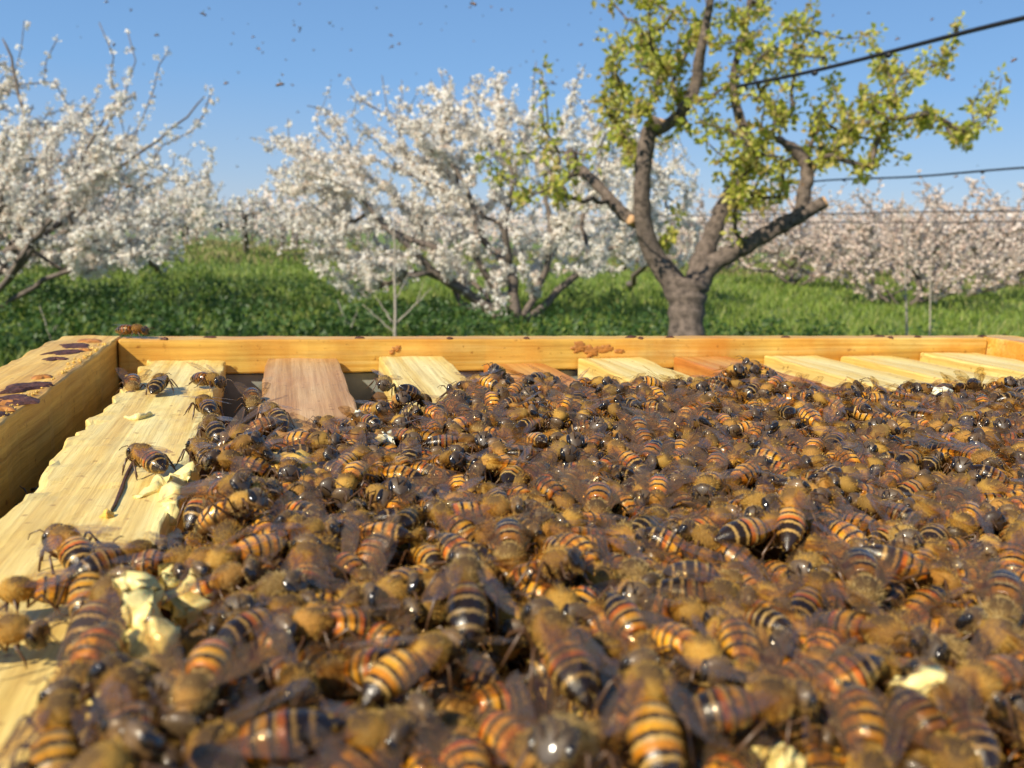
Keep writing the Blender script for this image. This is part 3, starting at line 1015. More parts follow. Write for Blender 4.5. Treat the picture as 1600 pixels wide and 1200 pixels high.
# left wall (full thickness), far wall (thin above the frame rest), right wall, near wall
board('wall_board', -TL, 0, YB - .02, FY + TT + .002, -.135, 0, M['wall_left'], hive, 90, amp=.00035, seed=1, label='thick left wall board with dark propolis stains on its top edge')
board('wall_board', .0008, WX - .0008, FY, FY + TT, -.0125, 0, M['wall_in'], hive, 110, amp=.00022, seed=2, axis=0, m2=3, label='thin amber upper edge of the far wall')
board('wall_board', .0008, WX - .0008, FY + .006, FY + .024, -.135, -.0131, M['wall_in'], hive, 20, seed=3, axis=0, m2=2)
board('wall_board', WX, WX + TL, YB - .02, FY + TT + .002, -.135, 0, M['wall_in'], hive, 60, amp=.0003, seed=4, label='right wall board seen at the far right corner')
board('wall_board', .0008, WX - .0008, YB - .018, YB, -.135, 0, M['wall_left'], hive, 20, seed=5, axis=0, m2=2)
# lower box, floor and stand down to the meadow
for k, (z0, z1) in enumerate([(-.38, -.137), (-.625, -.382)]):
    board('lower_box', -TL + .001 * k, WX + TL - .001 * k, YB - .02, FY + .026, z0, z1, M['outer'], hive, 8, bev=.002, seed=9 + k, m2=6)
board('bottom_board', -TL - .004, WX + TL + .004, YB - .06, FY + .03, -.655, -.627, M['outer'], hive, 8, bev=.002, seed=12, m2=6)
for sx in (0.0, WX - .02):
    for sy in (YB + .02, FY - .04):
        board('stand_leg', sx - .02, sx + .03, sy - .025, sy + .025, GROUND - .08, -.657, M['outer'], hive, 4, bev=.002, seed=14, m2=3)
# galvanised frame rest: upright face and ledge
for k, (x0, x1) in enumerate([(.001, WX - .001)]):
    board('frame_rest', x0, x1, FY + .0025, FY + .0055, -.075, -.0131, M['metal'], hive, 30, bev=.0003, amp=.0001, seed=16, axis=0, m2=2, label='galvanised steel frame rest strip under the far wall edge')


def blob(name, cx, cy, z, rx, ry, th, mt, parent, seed, plane='Z', lob=.35, rot=0.0):
    """an uneven raised patch: thin dome with a ragged outline"""
    gg = G()
    R_, S_ = 6, 36
    V = [(0, 0, th)]
    for i in range(1, R_ + 1):
        f = i / R_
        for k in range(S_):
            a = 2 * PI * k / S_
            rr = 1 + lob * noise.noise(Vector((math.cos(a) * 1.6, math.sin(a) * 1.6, seed * 3.1))) * 2 + lob * 1.0 * noise.noise(Vector((math.cos(a) * 5, math.sin(a) * 5, seed)))
            hz = th * (1 - f ** 3) * (1 + .5 * noise.noise(Vector((math.cos(a) * f * 4, math.sin(a) * f * 4, seed)))) - (.0002 if i == R_ else 0)
            x, y = math.cos(a) * rr * f * rx, math.sin(a) * rr * f * ry
            x, y = x * math.cos(rot) - y * math.sin(rot), x * math.sin(rot) + y * math.cos(rot)
            V.append((x, y, hz))
    T = [(0, 1 + k, 1 + (k + 1) % S_) for k in range(S_)]
    Q = [(1 + (i - 1) * S_ + k, 1 + i * S_ + k, 1 + i * S_ + (k + 1) % S_, 1 + (i - 1) * S_ + (k + 1) % S_) for i in range(1, R_) for k in range(S_)]
    V = np.array(V)
    if plane == 'Y':
        V = np.stack([V[:, 0], -V[:, 2], V[:, 1]], 1)
    gg.add(V, None, T, Q)
    return link(name, gg.mesh(name, [mt]), parent, (cx, cy, z))


for k, (px, py, rx, ry, mt) in enumerate([(118, 541, .006, .0052, 'propolis'), (104, 551, .0085, .0035, 'propolis'), (86, 562, .004, .003, 'propolis'), (52, 603, .0065, .0042, 'propolis'), (26, 610, .005, .0022, 'propolis'),
                                          (18, 626, .007, .0045, 'propolis'), (40, 628, .004, .002, 'propolis_red'), (140, 533, .004, .004, 'propolis_red'), (-30, 650, .007, .005, 'propolis'), (132, 548, .003, .002, 'propolis_red'),
                                          (66, 590, .003, .0015, 'propolis_red'), (0, 640, .004, .002, 'propolis_red')]):
    p = on_plane(px, py, 0)
    if p.x > -.001: p.x = -.004
    blob('propolis_patch', p.x, p.y, .0001, rx * .8, ry * 1.1, .0006, M[mt], hive, k + 1, lob=.28, rot=.4 + .3 * math.sin(k * 2.1))
for k, (px, rx, rz, mt) in enumerate([(905, .0035, .0022, 'propolis_red'), (925, .003, .0025, 'propolis_red'), (945, .004, .0016, 'propolis_red'), (968, .0022, .001, 'propolis_red'), (620, .0016, .0012, 'propolis_red'), (612, .001, .001, 'propolis_red')]):
    d = ray(px, 543 + (k * 5) % 9); t = (FY - CAM.y) / d.y
    p = CAM + d * t
    blob('propolis_patch', p.x, FY - .0001, p.z, rx, rz, .0004, M[mt], hive, 30 + k, 'Y')
for k, px in enumerate([700, 985, 990, 998, 1048, 1386, 1392, 1440, 1548, 820, 560, 330, 260, 1230]):
    p = on_plane(px, 528, 0); 
    blob('propolis_patch', p.x, FY + .001 + .002 * (k % 3), 0.0002, .0012 + .0006 * (k % 3), .0009, .0005, M['propolis'], hive, 50 + k)
# crumbs of wax along the inner edge of the left wall
cr = G()
Rc = np.random.default_rng(9)
for k in range(300):
    y = .06 + .25 * Rc.random()
    x = -.0008 - abs(Rc.normal()) * .0013
    r = .00015 + .00045 * Rc.random() ** 2
    v = Rc.normal(size=(6, 3)); v /= np.linalg.norm(v, axis=1)[:, None]
    base6 = np.array([(1, 0, 0), (-1, 0, 0), (0, 1, 0), (0, -1, 0), (0, 0, .8), (0, 0, -.8)]) * r * (.7 + .6 * Rc.random((6, 1)))
    cr.add(base6 + np.array((x, y, r * .4)), None, [(0, 2, 4), (2, 1, 4), (1, 3, 4), (3, 0, 4), (2, 0, 5), (1, 2, 5), (3, 1, 5), (0, 3, 5)])
tag(link('wax_crumbs', cr.mesh('wax_crumbs', [M['wax_amber']], False), hive), kind='stuff')

# frames: top bar, end bar, comb ------------------------------------------
BT = -.0068
bars = [(.0110, .0358, -.0072, 0.0, 'bar_waxy', 'hive frame nearest the left wall, its pale top bar cracked and waxy'),
        (.0500, .0755, -.0068, .9, 'bar_pink', 'hive frame with pinkish brown top bar, second from the left wall'),
        (.0905, .1150, -.0064, 1.7, 'bar_pale', 'hive frame with pale yellow top bar, third from the left wall'),
        (.1310, .1560, -.0095, 0.0, 'bar_amber', 'hive frame with amber bar mostly buried under bees right of the third bar'),
        (.1700, .1965, -.0076, .3, 'bar_pale', 'hive frame with pale bar end left of the reddish bar end'),
        (.2120, .2370, -.0074, 0.0, 'bar_amber', 'hive frame with reddish amber top bar end'),
        (.2540, .2800, -.0074, .8, 'bar_pale', 'hive frame with bright pale bar end right of the reddish one'),
        (.2920, .3180, -.0076, .3, 'bar_waxy', 'hive frame with amber edged bar end, second from the right wall'),
        (.3340, .3640, -.0066, .8, 'bar_pale', 'hive frame nearest the right wall with a bright yellow top bar')]
frames = []
for i, (x0, x1, zt, rot, mt, lab) in enumerate(bars):
    e = link('hive_frame', None, loc=(0, 0, 0))
    tag(e, lab, 'hive frame', 'frames hanging side by side in the hive')
    frames.append(e)
    L0 = YB + .002

    def raw(v, q, i=i, x0=x0, zt=zt):
        if i == 0:
            # ragged, waxy left edge
            dl = abs((q.x - x0))
            if dl < .003:
                k = noise.noise(Vector((q.y * 130, 3.3, 0)))
                v.co.x -= .0012 + .0034 * k + .0016 * noise.noise(Vector((q.y * 420, 1, 0)))
                v.co.z += .0007 * noise.noise(Vector((q.y * 260, 7, q.z * 90)))
    ob = board('top_bar', x0, x1, L0, FY - .0008, zt - .010, zt, M[mt], e, 150 if i == 0 else 60, amp=.0003 if i else .0004, seed=20 + i, extra=raw, m2=14 if i == 0 else 8)
    # rotate about the far end
    if rot:
        a = math.radians(rot)
        piv = Vector(((x0 + x1) / 2, FY, 0))
        c = ob.location.copy()
        ob.rotation_euler.z = -a
        ob.location = piv + Matrix.Rotation(-a, 3, 'Z') @ (c - piv)
    xc = ob.location.x
    board('end_bar', x0 + .001, x1 - .001, FY - .017, FY - .008, -.125, zt - .0105, M[mt], e, 4, seed=40 + i, m2=3)
    board('comb', xc - .0105, xc + .0105, YB + .02, FY - .019, -.125, zt - .0107, M['comb'], e, 30, bev=.003, amp=.0015, seed=50 + i, m2=2)

# split in the first top bar: a thin dark strip on the bar, painting the shade inside the crack
def sliver(name, pts, w, mt, parent, z, h=.0004):
    gg = G()
    P = [on_plane(x, y, z) for x, y in pts]
    V, T, Q = [], [], []
    n = len(P)
    for i, p in enumerate(P):
        t = (P[min(i + 1, n - 1)] - P[max(i - 1, 0)]).normalized()
        s = Vector((-t.y, t.x, 0)) * w[i]
        V += [tuple(p - s + Vector((0, 0, -.0004))), tuple(p - s * .6 + Vector((0, 0, h))), tuple(p + s * .6 + Vector((0, 0, h))), tuple(p + s + Vector((0, 0, -.0004)))]
    for i in range(n - 1):
        for k in range(3):
            Q.append((i * 4 + k, i * 4 + k + 1, (i + 1) * 4 + k + 1, (i + 1) * 4 + k))
    gg.add(V, None, None, Q)
    return link(name, gg.mesh(name, [mt], False), parent)


def lumpy(name, path, rads, mt, parent, seed, sides=10, flat=.6, amp=.5):
    """a lumpy ridge of wax along a path"""
    gg = G()
    P = [Vector(p) for p in path]
    Q, r2 = smooth_path(P, rads, 7)
    tube(gg, Q, r2, sides, 0)
    V, U, T, QQ, TM, QM = gg.arrays()
    c = np.array([tuple(q) for q in Q])
    for i in range(len(V)):
        q = Vector(V[i])
        V[i] += np.array(noise.noise_vector(q * 420 + Vector((seed, 0, 0)))) * .0011 * amp + np.array(noise.noise_vector(q * 1300 + Vector((seed, 0, 0)))) * .0005 * amp
    g2 = G(); g2.merge((V, U, T, QQ, TM, QM))
    return link(name, g2.mesh(name, [mt]), parent)


f0 = frames[0]
zb = -.0072
sliver('split', [(214, 700), (208, 722), (197, 745), (188, 770), (180, 790), (174, 800)], [.0001, .0002, .0003, .0004, .0003, .0001], M['propolis'], f0, zb, .0005)  # propolis colour reused here for the crack's painted shade


def wp(px, py, z=zb):
    return on_plane(px, py, z)


lumpy('burr_wax', [wp(212, 778), wp(228, 772), wp(248, 762), wp(272, 756), wp(300, 758)], [.0005, .0012, .0016, .0018, .001], M['wax'], f0, 1, amp=1)
lumpy('burr_wax', [wp(300, 742), wp(285, 752), wp(270, 775), wp(262, 800)], [.0014, .0019, .0016, .0009], M['wax'], f0, 2, amp=2.0)
lumpy('burr_wax', [wp(245, 835, -.012), wp(275, 850, -.012), wp(300, 862, -.014)], [.001, .0022, .002], M['wax_white'], f0, 3, amp=1.2)
lumpy('burr_wax', [wp(196, 652), wp(215, 655), wp(236, 648)], [.0005, .0011, .0006], M['wax'], f0, 4, amp=.8)
lumpy('burr_wax', [wp(155, 805), wp(166, 806), wp(173, 809)], [.0005, .001, .0006], M['wax_amber'], f0, 5, amp=.8)
lumpy('burr_wax', [wp(192, 925, -.001), wp(210, 935, 0), wp(220, 965, 0), wp(238, 995, -.001), wp(228, 1025, -.003)], [.0008, .0017, .0011, .0018, .0013], M['wax'], f0, 6, amp=2.4)
lumpy('burr_wax', [wp(255, 880, -.004), wp(285, 905, -.003), wp(300, 945, -.003), wp(285, 985, -.005)], [.0007, .0019, .0024, .0016], M['wax'], f0, 7, amp=2.4)
0 and lumpy('burr_wax', [wp(115, 712), wp(98, 735), wp(80, 762), wp(55, 800), wp(30, 840), wp(0, 880)], [.0004, .0008, .0006, .0009, .0007, .0007], M['wax_amber'], f0, 8, amp=1.5)
lumpy('burr_wax', [wp(90, 1060), wp(130, 1075), wp(160, 1100)], [.001, .0016, .001], M['wax'], f0, 9, amp=1.4)
f2 = frames[2]
lumpy('burr_wax', [wp(556, 655, -.003), wp(572, 660, -.002), wp(590, 675, -.002), wp(600, 692, -.003)], [.001, .0017, .0015, .0012], M['wax_white'], frames[1], 10, amp=2.0)
lumpy('burr_wax', [wp(590, 690, -.001), wp(606, 684, -.001), wp(618, 694, -.002)], [.0008, .0014, .0008], M['wax_white'], frames[1], 14, amp=2.0)
lumpy('burr_wax', [wp(1395, 1110, -.002), wp(1425, 1095, 0), wp(1450, 1085, .001), wp(1480, 1100, 0), wp(1470, 1130, -.002)], [.0006, .0014, .0018, .0015, .0008], M['wax'], frames[3], 11, amp=2.0)
lumpy('burr_wax', [wp(1195, 1190, -.002), wp(1225, 1200, -.002), wp(1245, 1230, -.002)], [.0006, .0012, .0006], M['wax'], frames[3], 12, amp=2.0)
lumpy('burr_wax', [wp(1462, 618, -.001), wp(1472, 612, 0), wp(1484, 616, -.001)], [.0008, .0018, .0008], M['wax_white'], frames[8], 13, amp=1.5)
lumpy('burr_wax', [wp(425, 735, -.004), wp(450, 750, -.004), wp(475, 745, -.005), wp(500, 765, -.005)], [.003, .005, .0045, .003], M['wax_amber'], frames[1], 15, amp=1.0)

# ------------------------------------------------------------------ bees
def bee_parts(bend=.0, droop=.15, stretch=1.0, spread=14, lift=8, turn=0.0, sides=16, hairs=(420, 300, 120), seed=0, leg_out=1.0, fly=False):
    """one honeybee in millimetres, facing +Y. Returns body, fuzz and four wings as soups.
    slots of the body: 0 body, 1 eye, 2 leg"""
    R = np.random.default_rng(seed)
    rings = []                    # (centre, rx, rz, u, tilt)
    # head, bent down on the neck
    hd = [(6.55, -1.55, .12, .10), (6.50, -1.35, .45, .40), (6.42, -1.0, .85, .75), (6.25, -.55, 1.35, 1.15), (5.98, -.1, 1.68, 1.48), (5.62, .15, 1.84, 1.66), (5.22, .25, 1.78, 1.6), (4.88, .28, 1.3, 1.2), (4.66, .3, .78, .72)]
    for i, (y, z, rx, rz) in enumerate(hd):
        rings.append((np.array((math.sin(turn) * (y - 4.4), 4.4 + math.cos(turn) * (y - 4.4), z)), rx, rz, .01 + .18 * i / 8))
    for i in range(11):
        t = i / 10
        y = 4.42 - 4.1 * t
        s = math.sin(PI * (.06 + .88 * t)) ** .55
        rings.append((np.array((0, y, .38 + .18 * math.sin(PI * t))), 1.86 * s, 1.82 * s, .205 + .23 * t))
    Lab = 7.5 * stretch
    nseg, per = 6, 5
    y, z, ang = .25, .1, 0.0
    p = np.array((0, .22, .1)); dirx = 0.0; dz = -.02
    tot = nseg * per + 1
    for i in range(tot):
        t = i / (tot - 1)
        k = min(nseg - 1, int(t * nseg - 1e-6)) if i else 0
        ft = t * nseg - k
        prof = (math.sin(PI * min(1, (.10 + .90 * t)) ** .82)) ** .62 if t < 1 else 0.03
        prof = max(prof, .03)
        if t > .72: prof *= 1 - .25 * ((t - .72) / .28)
        step = 1 + .045 * (ft - .5) - (.05 if ft < .12 and i else 0)
        rings.append((p.copy(), 2.2 * prof * step, 2.02 * prof * step, .455 + .545 * t))
        a = droop * (.3 + 1.6 * t)
        d = np.array((math.sin(bend * t), -math.cos(bend * t) * math.cos(a), -math.sin(a)))
        p = p + d * Lab / (tot - 1)
    V, U = [], []
    n = len(rings)
    C = np.array([r[0] for r in rings])
    for i, (c, rx, rz, u) in enumerate(rings):
        t = C[min(i + 1, n - 1)] - C[max(i - 1, 0)]
        t /= np.linalg.norm(t)
        side = np.cross(t, (0, 0, 1.0)); side /= np.linalg.norm(side)
        upv = np.cross(side, t)
        if i < 7: upv = np.array((0, .25, .97)); 
        for k in range(sides + 1):
            w = 2 * PI * k / sides               # 0 = belly
            V.append(c + side * math.sin(w) * rx - upv * math.cos(w) * rz)
            U.append((u, k / sides))
    Q = [(i * (sides + 1) + k, (i + 1) * (sides + 1) + k, (i + 1) * (sides + 1) + k + 1, i * (sides + 1) + k + 1) for i in range(n - 1) for k in range(sides)]
    body = G()
    V = np.array(V); U = np.array(U)
    body.add(V, U, None, Q, 0)
    # surface normals for the fuzz
    ct, st = math.cos(turn), math.sin(turn)

    def tr(x, y, z):
        return (ct * x + st * (y - 4.4), 4.4 - st * x + ct * (y - 4.4), z)
    # eyes
    es = 8
    for s in (-1, 1):
        vv = []
        for a in range(es + 1):
            for b in range(es + 1):
                th, ph = PI * a / es, 2 * PI * b / es
                x, yy, zz = .52 * math.sin(th) * math.cos(ph), .72 * math.sin(th) * math.sin(ph), 1.22 * math.cos(th)
                vv.append(tr(s * (1.42 - .12 * zz * 0) + x, 5.68 + yy - .22 * zz, .02 + zz))
        body.add(vv, np.tile((.05, .5), (len(vv), 1)), None, [(a * (es + 1) + b, (a + 1) * (es + 1) + b, (a + 1) * (es + 1) + b + 1, a * (es + 1) + b + 1) for a in range(es) for b in range(es)], 1)
        # antenna
        j = R.normal(size=3) * .25
        tube(body, [Vector(tr(s * .35, 6.5, .0)), Vector(tr(s * .7, 7.2, .75)), Vector(tr(s * (.9), 7.5, 1.15)), Vector(tr(s * (1.35 + j[0]), 8.5, .7 + j[2])), Vector(tr(s * (1.7 + j[0]), 9.4 + j[1], -.1 + j[2]))], [.12, .10, .11, .10, .07], 5, 2)
        # legs
        for li, (y0, ky, kx, kz, fy_, fx, ty, tx) in enumerate([(3.5, 4.4, 2.6, -.2, 5.3, 3.0, 6.0, 3.1), (2.2, 2.3, 3.5, .3, 1.9, 4.6, 1.5, 5.2), (1.0, -.6, 3.3, .3, -2.6, 3.9, -3.9, 4.2)]):
            q = R.normal(size=4) * .35
            fz = -3.0
            if fly: fz = -3.6; fx *= .6; tx *= .55; kx *= .8
            big = .30 if li == 2 else .22
            tube(body, [Vector((s * .6, y0, -1.0)), Vector((s * 1.3, y0 + .1, -1.7)), Vector((s * (kx * leg_out * .9), ky + q[0], kz)), Vector((s * (kx * leg_out), ky + q[0] - .1, kz - .15)), Vector((s * (fx * leg_out), fy_ + q[1], fz + .9)), Vector((s * (fx * leg_out + .1), fy_ + q[1], fz + .55)), Vector((s * tx * leg_out, ty + q[2], fz))],
                 [.24, .2, big * .8, .16, big * .75, .10, .07], 6, 2)
    # fuzz ---------------------------------------------------------------
    fz = G()
    nh = sum(hairs)
    if nh:
        P, Dn, Ln, Wd = [], [], [], []
        ring_u = np.array([r[3] for r in rings])

        def sample(u0, u1, cnt, ln, wd, back, top_only=False, bands=None):
            for _ in range(cnt):
                u = u0 + (u1 - u0) * R.random()
                if bands is not None:
                    kk = R.integers(0, 6)
                    w_ = .55 / 6
                    u = .455 + w_ * kk + w_ * (.02 + .3 * R.random())
                    if u > .985: continue
                i = int(np.searchsorted(ring_u, u)) - 1
                i = max(0, min(n - 2, i))
                f = (u - ring_u[i]) / (ring_u[i + 1] - ring_u[i])
                k = R.random() * sides
                if .27 < u < .38 and abs(k / sides - .5) < .10 and R.random() < .75: continue
                if top_only: k = sides * (.5 + (R.random() - .5) * .62)
                k0 = int(k) % sides; fk = k - int(k)
                s1 = sides + 1
                a = V[i * s1 + k0] * (1 - fk) + V[i * s1 + k0 + 1] * fk
                b = V[(i + 1) * s1 + k0] * (1 - fk) + V[(i + 1) * s1 + k0 + 1] * fk
                p_ = a * (1 - f) + b * f
                c_ = C[i] * (1 - f) + C[i + 1] * f
                nn = p_ - c_; nn /= max(1e-6, np.linalg.norm(nn))
                ax = C[min(i + 1, n - 1)] - C[i]; ax /= max(1e-6, np.linalg.norm(ax))
                d = nn * (1 - back) + ax * back + R.normal(size=3) * .28
                d /= np.linalg.norm(d)
                P.append(p_ - nn * .03); Dn.append(d); Ln.append(ln * (.6 + .8 * R.random())); Wd.append(wd)
        fat = 1.0 if hairs[0] > 200 else 2.2
        sample(.205, .44, hairs[0], .56, .036 * fat, .3)
        sample(.456, .98, hairs[1], .42, .035 * fat, .72, False, True)
        sample(.06, .19, hairs[2], .40, .035 * fat, -.1)
        P, Dn, Ln, Wd = np.array(P), np.array(Dn), np.array(Ln)[:, None], np.array(Wd)[:, None]
        sd = np.cross(Dn, R.normal(size=Dn.shape)); sd /= np.linalg.norm(sd, axis=1)[:, None]
        X = np.stack([P - sd * Wd, P + sd * Wd, P + Dn * Ln], 1).reshape(-1, 3)
        fz.add(X, None, np.arange(len(P))[:, None] * 3 + np.array([[0, 1, 2]]), None, 0)
    # wings ---------------------------------------------------------------
    wings = []
    for s in (-1, 1):
        for wl, ww, hy, hz, da, dl in ((8.9, 2.75, 2.3, 1.75, 0, 0), (6.3, 1.8, 1.6, 1.6, 7, -.2)):
            a = math.radians(spread + da + R.normal() * 2.5)
            if fly: a = math.radians(78 + da * 2.5)
            wg = G()
            nu, nv = 10, 5
            vv, uu = [], []
            for iu in range(nu + 1):
                t = iu / nu
                lead = .18 * ww + ww * .22 * math.sin(PI * t) * (1 - t * .3)
                wid = ww * (.16 + .86 * math.sin(PI * min(1, t ** 1.15 * .86 + .06)) ** .75) if t < 1 else ww * .42
                if t >= .999: wid = ww * .32
                for iv in range(nv + 1):
                    f = iv / nv
                    # length along, width across; the leading edge lies outside
                    lx_ = lead - wid * f
                    cor = .06 * math.sin(f * 9) * (1 - t * .6) + .12 * t * (f - .3) - .25 * t * t
                    vv.append((lx_, -wl * t, cor)); uu.append((t + seed * .37, f * ww / wl * 1.2 + s))
            vv = np.array(vv)
            vv[:, 0] *= s
            lf = math.radians(lift + R.normal() * 3)
            roll = math.radians(R.uniform(-6, 16)) * s
            Mx = Matrix.Translation((s * 1.15, hy, hz + dl)) @ Matrix.Rotation(s * a, 4, 'Z') @ Matrix.Rotation(-lf, 4, 'X') @ Matrix.Rotation(roll, 4, 'Y')
            A_ = np.array(Mx)
            vv = vv @ A_[:3, :3].T + A_[:3, 3]
            wg.add(vv, uu, None, [(i * (nv + 1) + k, i * (nv + 1) + k + 1, (i + 1) * (nv + 1) + k + 1, (i + 1) * (nv + 1) + k) for i in range(nu) for k in range(nv)])
            wings.append(wg)
    return body, fz, wings


K = .001
SC = Matrix.Scale(K, 4)


def scaled(gr):
    h = G(); h.merge(gr, SC)
    return h


VARS = [  # bend, droop, stretch, spread, lift, turn, tone, grey fuzz
    (0.0, .12, 1.00, 7, 1, 0.0, 0, 0), (.25, .30, 1.05, 15, 3, .2, 2, 0), (-.3, .22, .95, 24, 6, -.25, 0, 0), (.1, .36, 1.10, 20, 2, 0.0, 1, 1),
    (-.15, .10, .92, 36, 6, .3, 3, 0), (.35, .25, 1.08, 22, 2, -.3, 2, 0), (0.0, .4, 1.0, 48, 8, 0.0, 0, 1), (-.4, .18, 1.05, 10, 2, .1, 1, 0),
    (.1, .05, 1.15, 26, 1, -.1, 0, 0), (-.1, .3, .95, 32, 12, .15, 2, 1), (.2, .15, 1.0, 17, 14, 0.0, 3, 0), (-.2, .28, 1.12, 30, 2, 0.0, 2, 0)]
TONE = ['amber banded', 'dark brown banded', 'bright orange banded', 'dull brown']
WDESC = ['wings folded', 'wings parted', 'wings spread']
protos, low = [], []
for i, (bd, dr, stt, sp_, lf, tn, tone, gf) in enumerate(VARS):
    b_, f_, w_ = bee_parts(bd, dr, stt, sp_, lf, tn, 18, (950, 330, 300), i + 1, .9)
    fm = M['fuzz_grey' if gf else 'fuzz']
    protos.append((scaled(b_).mesh('bee_body', [BODY[tone], M['eye'], M['leg']]), scaled(f_).mesh('bee_fuzz', [fm], False), [scaled(w).mesh('bee_wing', [M['wing']]) for w in w_], tone, 0 if sp_ < 20 else (1 if sp_ < 40 else 2)))
    b_, f_, w_ = bee_parts(bd, dr, stt, sp_, lf, tn, 9, (150, 60, 20), i + 1, .9)
    j = G()
    j.merge(scaled(b_), None, [tone, 4, 5]); j.merge(scaled(f_), None, [6])
    for w in w_: j.merge(scaled(w), None, [7])
    low.append(j.arrays())
LOWMATS = [*BODY, M['eye'], M['leg'], M['fuzz'], M['wing']]


def bee_matrix(pos, fwd, upv, scale=1.0):
    f = fwd.normalized()
    s = f.cross(upv).normalized()
    u = s.cross(f)
    return Matrix.Translation(pos) @ Matrix((s, f, u)).transposed().to_4x4() @ Matrix.Scale(scale, 4)


def place_bee(mtx, v, label, group='honeybees crowding over the hive frames', full=True):
    bme, fme, wme, tone, wd = protos[v]
    o = link('honeybee', bme)
    o.matrix_world = mtx
    tag(o, label, 'honeybee', group)
    link('fuzz', fme, o)
    for w in wme:
        link('wing', w, o)
    return o


# height field of the crowd: 1 mm cells
HX0, HY0, HN, HM = -.02, .0, 420, 330
H = np.full((HN, HM), -.028)
for (x0, x1, zt, rot, mt, lab) in bars:
    H[int((x0 - HX0) * 1000):int((x1 - HX0) * 1000) + 1, :] = zt
gapfill = H.copy()


def hget(x, y):
    i = min(HN - 1, max(0, int((x - HX0) * 1000))); j = min(HM - 1, max(0, int((y - HY0) * 1000)))
    return H[i, j]


II, JJ = np.meshgrid(np.arange(HN), np.arange(HM), indexing='ij')
XX, YY = II * .001 + HX0, JJ * .001 + HY0


def stamp(c, f, zc):
    """raise the field under a body centred at c, heading f, whose spine is at height zc"""
    L = math.hypot(f.x, f.y)
    dx, dy = f.x / L, f.y / L
    a = (XX - c.x) * dx + (YY - c.y) * dy
    b = -(XX - c.x) * dy + (YY - c.y) * dx
    q = (a / .0062) ** 2 + (b / .0023) ** 2
    m_ = q < 1
    top = zc + a * f.z / L + .0019 * np.sqrt(np.clip(1 - q, 0, 1))
    H[m_] = np.maximum(H[m_], top[m_])


placed = []          # (matrix, variant, centre, key label, fwd)

